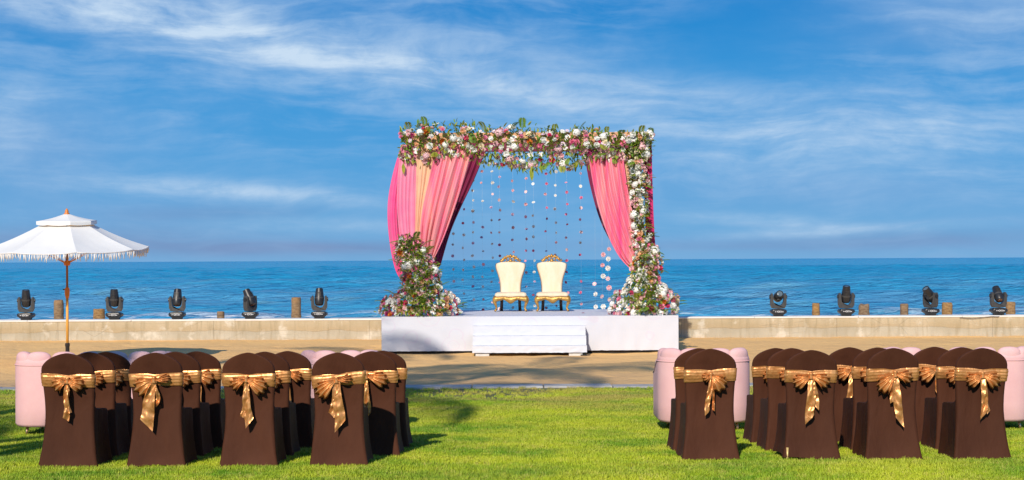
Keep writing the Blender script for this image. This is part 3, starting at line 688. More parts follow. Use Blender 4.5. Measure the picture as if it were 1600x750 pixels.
def spray(center_fn, N, mix_, root, sizes, tot, leaf_n, L=(.07, .15)):
    """center_fn(t, ang) -> (point, normal); t along the body"""
    kinds = [k for k, _ in mix_]; wts = [w for _, w in mix_]; placed = []; cnt = 0; tries = 0
    while cnt < N and tries < N * 14:
        tries += 1; t = random.random(); a = random.uniform(0, 2*PI) if random.random() < .25 else random.gauss(0, .85)
        (kind, colr) = random.choices(kinds, wts)[0]; r = random.uniform(*sizes[kind])
        p, n = center_fn(t, a, random.uniform(.90, 1.12))
        if any((p - q).length < (r + s) * .54 for q, s in placed): continue
        placed.append((p, r)); n = (n + Vector((random.gauss(0, .25), random.gauss(0, .25) - .15, random.gauss(.1, .25)))).normalized()
        put_flower(root, kind, colr, p, n, r); cnt += 1
    m = MB()
    for k in range(leaf_n):
        p, n = center_fn(random.random(), random.uniform(0, 2*PI) if random.random() < .45 else random.gauss(0, .9), random.uniform(.40, .98) if k % 20 >= tot else random.uniform(.95, 1.20))
        d_ = (n + Vector((random.gauss(0, .6), random.gauss(0, .6), random.gauss(-.05, .6)))).normalized()
        leaf(m, p - root.location, d_, Vector((random.gauss(0, .3), random.gauss(0, .3), 1)), random.uniform(*L), random.uniform(.012, .026), mi=0 if random.random() < .55 else 1)
    stuff(m.build('foliage', [LEAFM, LEAFYM], root, smooth=False))
def fronds(center_fn, n, root, sc_=(.7, 1.3)):
    for k in range(n):
        p, nr = center_fn(random.random(), random.gauss(0, 1.0), .95)
        o = link('palm_leaf', random.choice(FRONDS), root); d_ = (nr + Vector((random.gauss(0, .5), random.gauss(0, .2), random.gauss(.1, .5)))).normalized()
        o.rotation_mode = 'QUATERNION'; o.rotation_quaternion = d_.to_track_quat('Y', 'Z'); o.location = p - root.location; o.scale = (random.uniform(*sc_),) * 3
SZ = {'rose': (.046, .072), 'carnation': (.042, .064), 'hydrangea': (.066, .10), 'orchid': (.056, .080), 'daisy': (.040, .058)}
def hbody(tab, d, dep):          # horizontal garland: (px, py centre, half height px)
    tc_ = [(a, b) for a, b, c in tab]; th = [(a, c) for a, b, c in tab]; a0, a1 = tab[0][0], tab[-1][0]
    def fn(t, a, k):
        px = a0 + (a1 - a0) * t; py = interp(tc_, px); h = interp(th, px) * k
        c = P(px, py, d); hz = h * d / F
        n = Vector((0, -math.cos(a), math.sin(a))); return c + Vector((0, n.y * dep * k, n.z * hz)), n
    return fn
def vbody(tab, d, squash=.85, front=None):   # vertical body: (py, px centre, half width px)
    tc_ = [(a, b) for a, b, c in tab]; tw = [(a, c) for a, b, c in tab]; a0, a1 = tab[0][0], tab[-1][0]
    # sample heights in proportion to width
    ws = np.array([interp(tw, a0 + (a1-a0)*k/99) for k in range(100)]); cum = np.cumsum(ws) / ws.sum()
    def fn(t, a, k):
        j = int(np.searchsorted(cum, t)); py = a0 + (a1-a0)*(min(j, 99) + random.random()) / 100; w = interp(tw, py) * k
        hw = w * d / F; dc = d if front is None else front + hw * squash
        c = P(interp(tc_, py), py, dc); n = Vector((math.sin(a), -math.cos(a), .25))
        p = c + Vector((math.sin(a) * hw, -math.cos(a) * hw * squash, 0)); p.z = max(p.z, ST + .03); return p, n.normalized()
    return fn
mixG = [(('hydrangea', 'white'), 13), (('rose', 'white'), 18), (('orchid', 'white'), 10), (('rose', 'blush'), 14), (('carnation', 'blush'), 11), (('carnation', 'pink'), 8), (('rose', 'pink'), 5),
        (('rose', 'hot'), 4), (('hydrangea', 'blush'), 5), (('rose', 'cream'), 6), (('rose', 'peach'), 4), (('carnation', 'magenta'), 2), (('daisy', 'lilac'), 6), (('rose', 'orange'), 2)]
mixL = [(('hydrangea', 'white'), 9), (('rose', 'white'), 15), (('orchid', 'white'), 9), (('rose', 'blush'), 16), (('carnation', 'pink'), 11), (('carnation', 'blush'), 9), (('rose', 'pink'), 8), (('rose', 'hot'), 6), (('carnation', 'magenta'), 3),
        (('rose', 'peach'), 9), (('rose', 'cream'), 9), (('rose', 'orange'), 5), (('daisy', 'mauve'), 3), (('daisy', 'lilac'), 3)]
mixR = [(('hydrangea', 'white'), 12), (('rose', 'white'), 22), (('orchid', 'white'), 12), (('rose', 'cream'), 10), (('rose', 'blush'), 14), (('carnation', 'blush'), 8), (('rose', 'pink'), 6), (('rose', 'peach'), 7), (('rose', 'hot'), 4), (('rose', 'orange'), 3)]
gar = thing('flower_garland', 'long garland of white and pink flowers with green leaves along the arch top', 'garland', P(825, 225, AF))
gb = hbody([(626, 228, 22), (660, 228, 30), (735, 220, 24), (760, 228, 26), (830, 232, 30), (900, 232, 28), (925, 228, 24), (960, 231, 19), (1000, 230, 19), (1018, 224, 15)], AF - .02, .27)
spray(gb, 300, mixG, gar, SZ, 6, 2900); fronds(gb, 55, gar, (.5, .95))
for px, py, s in ((830, 268, 1.0), (630, 262, .8), (845, 262, .7)):
    m = MB(); leaf(m, Vector((0, 0, 0)), Vector((.05, -.1, -1)), Vector((0, -1, .1)), .30 * s, .045 * s, .3, .1); o = m.build('long_leaf', LEAFYM, gar, smooth=False); o.location = P(px, py - 8, AF - .22) - gar.location
lc = thing('flower_column', 'tall shaded arrangement of mixed pink, white and orange flowers with wide base', 'flowers', P(660, 490, AF - .35))
lb = vbody([(368, 636, 8), (382, 640, 22), (405, 648, 27), (425, 656, 27), (448, 660, 28), (457, 660, 34), (464, 658, 48), (474, 657, 56), (491, 657, 60)], AF - .3, .8, SF + .06)
# upper part hugs the post, the mound spreads over the deck
def lbody(t, a, k):
    p, n = lb(t, a, k); return p, n
spray(lbody, 290, mixL, lc, SZ, 2, 1900); fronds(lbody, 36, lc, (.6, 1.0))
rc = thing('flower_column', 'tall sunlit column of mostly white flowers on green leaves with wide base', 'flowers', P(1006, 490, AF - .35))
rb1 = vbody([(208, 1000, 17), (240, 998, 13), (300, 998, 13), (360, 1001, 13), (400, 1006, 17)], AF - .2, .8)
rb2 = vbody([(385, 1012, 14), (410, 1010, 21), (435, 1008, 23), (446, 1007, 28), (454, 1006, 38), (466, 1008, 46), (491, 1008, 50)], AF - .3, .8, SF + .06)
spray(rb1, 120, mixR, rc, SZ, 3, 900); spray(rb2, 215, mixR, rc, SZ, 2, 1200); fronds(rb1, 22, rc, (.5, .85)); fronds(rb2, 20, rc, (.5, .9))

# strings of blossoms
def fl_string(px, y0, y1, cols, d, label, rr=(.028, .040), step=(15, 22)):
    top = P(px, 228, d); root = thing('flower_string', label, 'flower string', top, 0, 'strings of blossoms hanging in the arch')
    bot = P(px, y1, d); bot.x = top.x
    MB().tube([Vector((0, 0, 0)), Vector((0, 0, bot.z - top.z))], .0008, 4).build('thread', THREADM, root)
    y = y0 + random.uniform(0, 8)
    while y < y1 - 2:
        p = P(px, y, d); p.x = top.x + random.uniform(-.022, .022); k = random.choice(('carnation', 'rose', 'carnation', 'daisy'))
        n = Vector((random.gauss(0, .5), -1, random.gauss(.1, .5))).normalized(); o = put_flower(root, k, random.choice(cols), p, n, random.uniform(*rr)); o.scale.z *= 1.0
        y += random.uniform(*step) * (1.9 if random.random() < .12 else 1)
THREADM = mat('thread', rough=.6, build=varied((.7, .7, .68), .1, 5))
WL = ['white', 'lilac', 'white', 'white', 'blush']; PK = ['pink', 'blush', 'lilac', 'pink', 'blush']; MX = ['white', 'white', 'blush', 'lilac', 'pink']
SD = AB + .05
for px, y0, cols, lb_ in [(708, 345, WL, 'string of small grey-white blossoms hanging right beside the dark back curtain'), (723, 300, WL + ['pink'], 'string of pale blossoms second from the dark back curtain'),
        (738, 262, WL, 'string of pale grey blossoms third from the dark back curtain'), (753, 262, WL + ['pink'], 'string of pale and pink blossoms fourth from the dark back curtain'), (768, 262, WL, 'string of pale grey blossoms just outside the gilt chair by the shaded flowers'),
        (780, 272, PK, 'string of pink blossoms hanging behind the chair nearer the shaded flowers'), (801, 275, WL, 'string of sparse pale blossoms directly behind one gilt chair'),
        (821, 278, PK, 'string of mauve and pink blossoms falling between the two gilt chairs'), (833, 285, MX, 'string of white blossoms falling between the two gilt chairs'), (853, 268, PK, 'string of deep pink blossoms hanging behind the chair nearer the white flowers'),
        (868, 262, WL, 'string of pale grey blossoms behind the chair nearer the white flowers'), (885, 262, PK, 'string of pink blossoms just outside the chair nearer the white flowers'),
        (907, 265, MX, 'string of widely spaced white blossoms between gilt chair and bright pink curtain')]:
    fl_string(px, y0, 486, cols, SD + random.uniform(-.03, .03), lb_)
for px, y0, lb_ in [(929, 440, 'string of large white and pink blossoms third from the bright pink curtain'), (940, 392, 'string of large white blossoms second from the bright pink curtain'), (950, 385, 'string of large blush blossoms right beside the bright pink curtain')]:
    fl_string(px, y0, 487, ['white', 'white', 'blush', 'blush'], AF + 1.2 , lb_, (.045, .062), (14, 20))

# ------------------------------------------------------------------ throne chairs
def throne(px, label):
    b = P(px, 487.5, 32.45); t = thing('throne_chair', label, 'chair', (b.x, 32.45, ST + .004), 0, 'gilt wedding chairs on the stage')
    # local: x right, y away; front of the seat at y = 0
    # backrest: outline by half width, slight backward rake
    tab = [(.40, .212), (.50, .214), (.60, .222), (.70, .240), (.80, .270), (.88, .298), (.94, .312), (.99, .314), (1.02, .300), (1.04, .262), (1.05, .20)]
    def ring(z, hw, dy, th):
        y = .50 + (z - .4) * .16; return rrect(hw, th, min(th * .95, hw * .9), z, 5, 0, y + dy)
    m = MB(); zs = [.38 + (1.05 - .38) * k / 22 for k in range(23)]
    m.loft([ring(z, smooth_tab(tab, z), -.035, .045) for z in zs]); m.build('backrest', CREAMM, t)
    m = MB(); m.loft([ring(z, smooth_tab(tab, z) + .012, .03, .035) for z in zs]); m.build('back_frame', GILTM, t)
    # seat cushion, crowned
    m = MB(); m.loft([rrect(w, dd, .06, z, 6, 0, .27) for w, dd, z in ((.315, .265, .29), (.335, .28, .31), (.338, .282, .35), (.325, .27, .385), (.28, .225, .405), (.18, .13, .413))]); m.build('seat', CREAMM, t)
    # apron with a carved drop
    def apron(u, v):
        x = (u - .5) * .69; drop = .045 + .022 * math.cos(u * 4 * PI) * (1 if .2 < u < .8 else .3) + .05 * math.exp(-((u - .5) / .09) ** 2) + .04 * (abs(u - .5) * 2) ** 6
        return (x, -.018 - .02 * math.sin(PI * v), .30 - drop * v)
    m = MB().grid(apron, 40, 6); ap = m.build('apron', GILTM, t); ap.modifiers.new('thick', 'SOLIDIFY').thickness = .03
    for s in (-1, 1):
        o = MB().box((s*.33 - .012, .0, .235), (s*.33 + .012, .52, .30), bev=.005).build('side_rail', GILTM, t, smooth=False)
        pts = [Vector((s*(.30 + dx), y - .0, z)) for dx, y, z in ((.02, .03, .30), (.042, .0, .25), (.04, -.012, .20), (.015, .005, .13), (.0, .02, .07), (.012, .005, .03), (.03, -.03, .012))]
        lg = MB().tube(pts, [.045, .047, .04, .026, .020, .024, .022], 10).build('leg', GILTM, t); lg.location.z += .01
        MB().tube([Vector((s*.19, .50, .30)), Vector((s*.192, .52, .15)), Vector((s*.20, .56, .0))], [.036, .032, .034], 8).build('leg', DWOODM, t)
        MB().tube([Vector((s*.315, -.02, .285)), Vector((s*.335, -.045, .262)), Vector((s*.325, -.03, .235))], [.012, .022, .010], 8).build('knee_carving', GILTM, t)
    # carved crest: pierced scrolls
    cy = .50 + .64 * .16 - .01; cr = thing_part = bpy.data.objects.new('crest', None)
    def arc(cx, cz, r, a0, a1, n=14): return [Vector((cx + r*math.cos(a0 + (a1-a0)*k/n), cy, cz + r*math.sin(a0 + (a1-a0)*k/n))) for k in range(n+1)]
    m = MB()
    m.tube([Vector((x, cy, 1.045 + .135 * math.cos(x / .21 * PI/2) ** .8)) for x in [(-.205 + .41*k/24) for k in range(25)]], [.020 + .006*math.sin(k*1.6) for k in range(25)], 8)
    m.tube([Vector((x, cy, 1.045 + .012*math.cos(x*24))) for x in [(-.20 + .40*k/16) for k in range(17)]], .018, 8)
    for s in (-1, 1):
        m.tube([Vector((s*p.x, p.y, p.z)) for p in arc(.115, 1.09, .036, -.5, 5.2)], [.014 - .0005*k for k in range(15)], 7)
        m.tube([Vector((s*p.x, p.y, p.z)) for p in arc(.05, 1.125, .03, 3.6, -1.8)], [.014 - .0005*k for k in range(15)], 7)
        m.tube([Vector((s*.19, cy, 1.06)), Vector((s*.225, cy, 1.085)), Vector((s*.212, cy, 1.11)), Vector((s*.19, cy, 1.10))], [.018, .016, .012, .008], 7)
    m.lathe([(.002, -.03), (.03, -.018), (.042, 0), (.03, .02), (.012, .03)], 12, M=Matrix.Translation((0, cy - .01, 1.075)) @ Matrix.Rotation(PI/2, 4, 'X'))
    m.tube([Vector((0, cy, 1.15)), Vector((0, cy - .01, 1.19)), Vector((0, cy, 1.222))], [.026, .03, .008], 9)
    for k in range(7):
        a = R(20 + 140*k/6); m.tube([Vector((.12*math.cos(a), cy, 1.09+.07*math.sin(a))), Vector((.19*math.cos(a), cy - .012, 1.09 + .115*math.sin(a)))], [.012, .017], 6)
    m.build('crest', GILTM, t)
    # nail trim along the seat edge
    m = MB()
    for k in range(30): m.lathe([(.001, -.006), (.006, -.003), (.007, .004)], 6, M=Matrix.Translation((-.32 + .64*k/29, -.018, .30)) @ Matrix.Rotation(PI/2, 4, 'X'))
    m.build('nail_trim', BRASSM, t)
    return t
throne(798, 'cream and gilt throne chair on the stage, nearer the shaded mixed flowers'); throne(863.5, 'cream and gilt throne chair on the stage, nearer the sunlit white flowers')
me = fl_daisy().mesh('petal', FM['magenta'], False)
o = tag(link('fallen_blossom', me), 'single small magenta blossom lying on the stage floor', 'blossom'); o.location = P(911, 489.5, 31.3); o.location.z = ST + .012; o.scale = (.045, .045, .045)

# ------------------------------------------------------------------ parasol
def parasol():
    d = 27.6; b = P(105.5, 560, d); t = thing('parasol', 'white two-tier fringed parasol on a yellow wooden pole', 'parasol', (b.x, d, SAND))
    zt = lambda py: P(105.5, py, d).z - SAND
    rr = 126 * d / F; zr = zt(388); zv = zt(352); rv = 42 * d / F; za = zt(333); n = 8
    def rimp(k, r, z): a = 2*PI*(k + .5)/n - PI/2; return Vector((r*math.cos(a), r*math.sin(a), z + .085 * r / rr * math.sin(a)))
    for k in range(n):
        def fn(u, v, k=k):
            r0, r1 = rimp(k, rv * .98, zv), rimp(k+1, rv * .98, zv); o0, o1 = rimp(k, rr, zr), rimp(k+1, rr, zr)
            a = r0.lerp(r1, u); c = o0.lerp(o1, u); p = a.lerp(c, v); sag = 4*u*(1-u)
            p.z += -.05 * math.sin(PI * v) * (.55 + .45 * sag) - .03 * sag * v + .006 * math.sin(u * 40 + v * 9) * sag * v
            return p
        MB().grid(fn, 10, 12).build('canopy_panel', CANVASM, t)
        MB().tube([rimp(k, rv * .9, zv - .012), rimp(k, rr * .55, (zv * .45 + zr * .55) - .075), rimp(k, rr * .985, zr - .012)], .009, 6).build('rib', POLEM, t)
        MB().tube([rimp(k, .04, zr - .26), rimp(k, rr * .52, (zv * .45 + zr * .55) - .075)], .008, 6).build('strut', POLEM, t)
    # top tier with a short valance
    m = MB()
    rt = 46 * d / F
    for k in range(n):
        def fn(u, v, k=k):
            a, c = Vector((0, 0, za)), rimp(k, rt, zt(345)).lerp(rimp(k+1, rt, zt(345)), u)
            if v <= .8: p = a.lerp(c, v / .8); p.z -= .018 * math.sin(PI * v / .8)
            else: p = c.copy(); p.z -= (v - .8) / .2 * .06; p.z -= .012 * 4*u*(1-u) * (v-.8)/.2
            return p
        m.grid(fn, 6, 10)
    m.build('top_tier', CANVASM, t)
    # fringe tassels on the rim
    m = MB(); rg = random.Random(5)
    for k in range(n):
        for j in range(44):
            u = (j + rg.random()) / 44; p = rimp(k, rr, zr).lerp(rimp(k+1, rr, zr), u); p.z -= .03 * 4*u*(1-u); L = rg.uniform(.07, .16); w = rg.uniform(.006, .013); tng = (rimp(k+1, rr, 0) - rimp(k, rr, 0)).normalized()
            q = p + Vector((rg.uniform(-.02, .02), rg.uniform(-.02, .02), -L)); mid = p.lerp(q, .55) + tng * rg.uniform(-.012, .012)
            m.tube([p + Vector((0, 0, .01)), mid, q], [w * .5, w, w * .35], 4)
    stuff(m.build('fringe', FRINGEM, t))
    m = MB()
    for k in range(n): m.tube([rimp(k, rr, zr - .006).lerp(rimp(k+1, rr, zr - .006), j/6) - Vector((0, 0, .03*4*(j/6)*(1-j/6))) for j in range(7)], .012, 5)
    m.build('rim_braid', FRINGEM, t)
    m = MB().lathe([(.05, 0), (.055, .02), (.03, .05), (.034, .07), (.02, .10), (.006, .12)], 14, c=(0, 0, za - .035)); m.build('finial', ORANGEM, t)
    zj = zt(455)
    MB().tube([(0, 0, .28), (0, 0, zj - .12)], .024, 14).build('lower_pole', POLEM, t)
    MB().tube([(0, 0, zj), (0, 0, za - .02)], .020, 14).build('upper_pole', POLEDM, t)
    MB().lathe([(.026, -.13), (.042, -.06), (.046, .0), (.040, .05), (.026, .07)], 14, c=(0, 0, zj)).build('joint', ORANGEM, t)
    MB().tube([(-.03, 0, zj + .03), (-.075, -.01, zj + .035)], [.010, .014], 8).build('crank_knob', BLACKM, t)
    MB().lathe([(.05, -.04), (.06, 0), (.05, .05)], 14, c=(0, 0, zr - .27)).build('runner', ORANGEM, t)
    bs = MB().lathe([(.26, -.02), (.27, .03), (.24, .07), (.10, .09), (.05, .11)], 24).build('base', BLACKM, t, auto=40)
    MB().lathe([(.036, .10), (.036, .30), (.042, .31), (.042, .36), (.03, .365)], 16).build('base_tube', BLACKM, bs, auto=40)
parasol()

# ------------------------------------------------------------------ pink channel-back sofas
def sofa(pxl, pxr, d, label, nback, legs_in=.16):
    a, b = P(pxl, 600, d), P(pxr, 600, d); w = b.x - a.x; cx = (a.x + b.x) / 2; t = thing('tub_sofa', label, 'sofa', (cx, d, ground(d + .3)), 0, 'pink velvet sofas in front of the chairs')
    hw = w / 2; dep = .74; rc_ = .26; z0, z1 = .115, .862
    # plan path of the shell, from left arm tip round the back to right arm tip (back is at y = 0)
    path = [Vector((-hw, dep, 0))] + [Vector((-hw, y, 0)) for y in (.6, .45, .32)] + [Vector((-hw + rc_ - rc_*math.cos(q), rc_ - rc_*math.sin(q), 0)) for q in [PI/2*k/8 for k in range(9)]]
    nb = 12; path += [Vector((-hw + rc_ + (w - 2*rc_) * k / nb, 0, 0)) for k in range(1, nb)]
    path += [Vector((-p.x, p.y, 0)) for p in path[:13][::-1]]
    def inward(i):
        tng = (path[min(i+1, len(path)-1)] - path[max(i-1, 0)]).normalized(); return Vector((-tng.y, tng.x, 0))
    hts = [z1 - .035 - .16 * ss(.25, dep, p.y) for p in path]
    prof = [(.02, z0, 0), (.0, z0 + .03, 0), (0, .3, 0), (0, -.085, 1), (.003, -.072, 1), (.001, -.064, 1), (.008, -.035, 1), (.028, -.012, 1), (.06, -.004, 1), (.10, -.02, 1), (.11, .36, 0), (.11, z0, 0)]
    m = MB(); m.loft([[p + inward(i) * o + Vector((0, 0, (z + hts[i]) if top else z)) for o, z, top in prof] for i, p in enumerate(path)], True, True)
    m.build('shell', VELVETM, t, auto=60)
    # piping under the top roll
    MB().tube([p - inward(i) * .002 + Vector((0, 0, hts[i] - .078)) for i, p in enumerate(path)], .006, 6).build('piping', VELVETM, t)
    # channel lobes inside the back, their tops form the scalloped edge
    L = [0]
    for p, q in zip(path, path[1:]): L.append(L[-1] + (q - p).length)
    def at(s):
        for i in range(len(path) - 1):
            if s <= L[i+1]: f = (s - L[i]) / (L[i+1] - L[i]); return path[i].lerp(path[i+1], f), inward(i).lerp(inward(i+1), f).normalized(), hts[i] + (hts[i+1]-hts[i]) * f
        return path[-1], inward(len(path)-1), hts[-1]
    nch = nback; cw = L[-1] / nch
    for k in range(nch):
        p, n, h = at((k + .5) * cw); tg = Vector((n.y, -n.x, 0)); c = p + n * .075
        rings = []
        for z, s in [(.34, .9), (.45, 1), (h - .10, 1), (h - .01, .99), (h + .022, .92), (h + .044, .72), (h + .056, .45), (h + .060, .15)]:
            rings.append([c + tg * (cw * .5 * s * math.cos(q)) + n * (.068 * s * math.sin(q)) + Vector((0, 0, z)) for q in [2*PI*j/14 for j in range(14)]])
        MB().loft(rings).build('channel', VELVETM, t)
    m = MB(); m.loft([rrect(hw - .12 - i, (dep - .14) / 2 - i, .09, z, 5, 0, .14 + (dep - .14) / 2 + .03) for i, z in ((.03, .16), (0, .19), (0, .36), (.02, .40), (.07, .42))]); m.build('seat_cushion', VELVETM, t)
    for sx_ in (-1, 1):
        for yy in (.13, dep - .1):
            x = sx_ * (hw - legs_in); MB().tube([(x, yy, .135), (x + sx_ * .022, yy + (-.012 if yy < .3 else .012), -.02)], [.017, .010], 10).build('leg', BRASSM, t)
    return t
sofa(13, 262, 15.75, 'wide pink velvet sofa with scalloped back, standing in front of the parasol pole', 11)
sofa(462, 592, 15.75, 'shaded pink velvet armchair mostly hidden by brown chairs, hot pink blossom on its back', 8)
sofa(1031, 1177, 15.85, 'sunlit pink velvet armchair beside the aisle, behind two brown chairs', 8)
sofa(1385, 1622, 15.85, 'wide sunlit pink velvet sofa with scalloped back, hidden behind chairs far from the aisle', 11)
o = thing('loose_blossom', 'hot pink blossom resting on the back of a shaded pink armchair', 'blossom', P(541, 549, 15.82)); o.location.z = ground(16) + .838
put_flower(o, 'carnation', 'hot', o.location + Vector((0, 0, .0)), Vector((0, -.6, .8)), .042); put_flower(o, 'carnation', 'pink', o.location + Vector((-.05, 0, -.004)), Vector((-.2, -.6, .7)), .03)

# ------------------------------------------------------------------ covered banquet chairs
CW = [(0, .256), (.05, .246), (.15, .230), (.28, .214), (.41, .204), (.50, .203), (.60, .208), (.70, .216), (.765, .220), (.80, .216), (.83, .203), (.858, .178), (.880, .147), (.898, .110), (.911, .074), (.920, .040), (.9245, .012)]
def cover_back(z):           # y of the rear face
    return smooth_tab([(0, -.075), (.2, -.043), (.36, -.024), (.48, -.020), (.62, -.036), (.925, -.112)], z)
def cring(z, hw, y0, y1, r, pinch=0.0, hem=0.0):
    pts = rrect(hw, (y1 - y0) / 2, r, z, 5, 0, (y0 + y1) / 2); out = []
    n = len(pts)
    for i in range(n):                     # points along the straight sides, between the corner arcs
        p, q = pts[i], pts[(i+1) % n]; out.append(p)
        if i % 6 == 5:
            for k in range(1, 10): out.append(p.lerp(q, k / 10))
    cy = (y0 + y1) / 2; hd = (y1 - y0) / 2
    for p in out:
        fx, fy = min(1, abs(p.x) / hw), min(1, abs(p.y - cy) / hd)
        if pinch:
            ax = (1 - fx ** 2) if fy > .93 else 0; ay = (1 - fy ** 2) if fx > .93 else 0
            p.y -= math.copysign(pinch * ax, p.y - cy); p.x -= math.copysign(pinch * 1.2 * ay, p.x)
            p.z += hem * max(ax, ay)
    return out
def make_cover(seed, lift=0.0):
    rg = random.Random(seed); m = MB(); rings = []
    def r_(z, y1, r, pinch=0, hem=0): rings.append(cring(z, smooth_tab(CW, z) + .0, cover_back(z), y1, r, pinch, hem))
    for z, pin in ((.006, .022), (.03, .024), (.07, .025), (.12, .024), (.18, .020), (.24, .015), (.30, .010), (.36, .005), (.41, .002)): r_(z, .455 - .02 * z, .035, pin, .022 * (1 - z / .12) if z < .12 else 0)
    r_(.435, .445, .033); r_(.450, .43, .031); r_(.459, .39, .03); r_(.464, .25, .03); r_(.468, .12, .028); r_(.480, .075, .027)
    for z in (.50, .53, .57, .62, .67, .72, .76, .785, .81, .83, .85, .865, .88, .892, .903, .912, .919, .9245):
        th = .056 - .016 * (z - .5) / .42; hw = smooth_tab(CW, z); r_(z, cover_back(z) + th, min(.026, th * .46, hw * .8))
    m.loft(rings, False, True)
    off_ = rg.uniform(0, 50); vs = []
    for (x, y, z) in m.v:
        k = .006 * mnoise.noise((x * 3 + off_, y * 3, z * 2.5)) + .004 * mnoise.noise((x * 9 + off_, y * 9, z * 5)) * ss(.42, .2, z)
        fold = ss(.44, .30, z) * ss(.0, .10, z)
        k += fold * (.0045 * math.sin(26 * x + 9 * z + off_) * mnoise.noise((x * 4 + off_, z * 3, 1)) + .006 * mnoise.noise((x * 13 + 7 * z + off_, z * 2.2, y * 4)))
        k += .004 * mnoise.noise((x * 5 + off_, z * 26, 4)) * ss(.56, .64, z) * ss(.90, .80, z)
        zz_ = z + (.010 * mnoise.noise((x * 7 + off_, y * 7, 0)) if z < .06 else 0)
        if z < .1 and lift and x < 0: zz_ = z + lift * min(1, -x / .22)
        vs.append((x + k * .5, y + k, zz_))
    m.v = vs; return m.mesh('cover', COVERM)
COVERS = [make_cover(k) for k in range(4)]; COVER_LIFT = make_cover(9, .032)
SZ0, SZ1 = .655, .760
def sash_mesh(seed, tilt, w=1.0):
    m = MB(); rings = []; rg = random.Random(seed); o_ = rg.uniform(0, 99); mid = (SZ0 + SZ1) / 2; hh = (SZ1 - SZ0) / 2 * w
    for k in [j * .5 for j in range(17)]:
        z = mid - hh + 2 * hh * k / 8; th = .056 - .016 * (z - .5) / .42; y0 = cover_back(z)
        rg_ = cring(z, smooth_tab(CW, z) + .006, y0 - .006, y0 + th + .006, .03); q = []
        for p in rg_:
            wv_ = .0045 * mnoise.noise((p.x * 14 + o_, z * 55, p.y * 8)) + .004 * mnoise.noise((p.x * 40, z * 30 + o_, 0)) * max(0, 1 - abs(p.x) / .16)
            gather = 1 - .22 * math.exp(-(p.x / .05) ** 2) * (1 if p.y < y0 + .01 else 0)
            puff_ = .017 * math.sin(PI * k / 8) * (1 if p.y < y0 + .02 else .2) * (.7 + .5 * mnoise.noise((p.x * 6 + o_, 0, 0)))
            crease = .0035 * math.sin(z * 260 + 5 * mnoise.noise((p.x * 7, o_, 0))) * max(0, .35 + mnoise.noise((p.x * 9 + o_, z * 8, 3)))
            q.append(Vector((p.x * (1 + .01 * (wv_ > 0)), p.y - abs(wv_) * 1.3 - puff_ - crease, mid + (z - mid) * gather + tilt * p.x + wv_ * .3)))
        rings.append(q)
    m.loft(rings, False, False); return m
def fan(side, rng, r, a_up, a_dn, pl, seed, droop=0.0):
    """bow loop: pleated fan leaving the knot, folded back on itself at the rim"""
    m = MB(); nu, nv = 44, 16; rg = random.Random(seed); o_ = rg.uniform(0, 50)
    def fn(u, v):
        ang = a_up + (a_dn - a_up) * u; w = v * 2 if v <= .5 else (1 - v) * 2; s = math.sin(w * PI / 2)
        rr = 1.25 * r * (.80 + .20 * math.sin(PI * min(1, u * 1.1)) + .05 * math.cos(pl * 2*PI*u)) * w
        x = side * rr * math.cos(ang); z = rr * math.sin(ang) - droop * w * w
        dep = -.014 - .020 * math.sin(PI * w * .85) - (.0 if v > .5 else .022 * math.sin(PI * w)) - .0125 * w * math.cos(pl * 2*PI*u + .9 * math.sin(5*u)) + .004 * mnoise.noise((u*9, w*4, o_))
        return (x, dep, z)
    return m.grid(fn, nu, nv)
def tail(L, w0, w1, lean, cut, seed, wob=.02, off=-.016):
    m = MB(); rg = random.Random(seed); o_ = rg.uniform(0, 90)
    def fn(u, v):
        wd = (w0 + (w1 - w0) * ss(0, .55, v)); x = (u - .5) * wd + lean * L * v + wob * math.sin(v * 5 + o_) * v * .6
        z = -L * v - cut * (u - .5) * wd * v ** 4 * 1.0
        y = off - .016 * math.sin(PI * min(1, v * 1.4)) + .012 * math.sin(u * 5 + v * 7 + o_) * (.35 + v * .5) + .012 * mnoise.noise((u * 1.6, v * 8, o_)) + .006 * math.sin(v * 26 + u * 5 + o_) * mnoise.noise((v * 3, o_, 1)) - .006 * v
        return (x, y, z)
    return m.grid(fn, 8, 30)
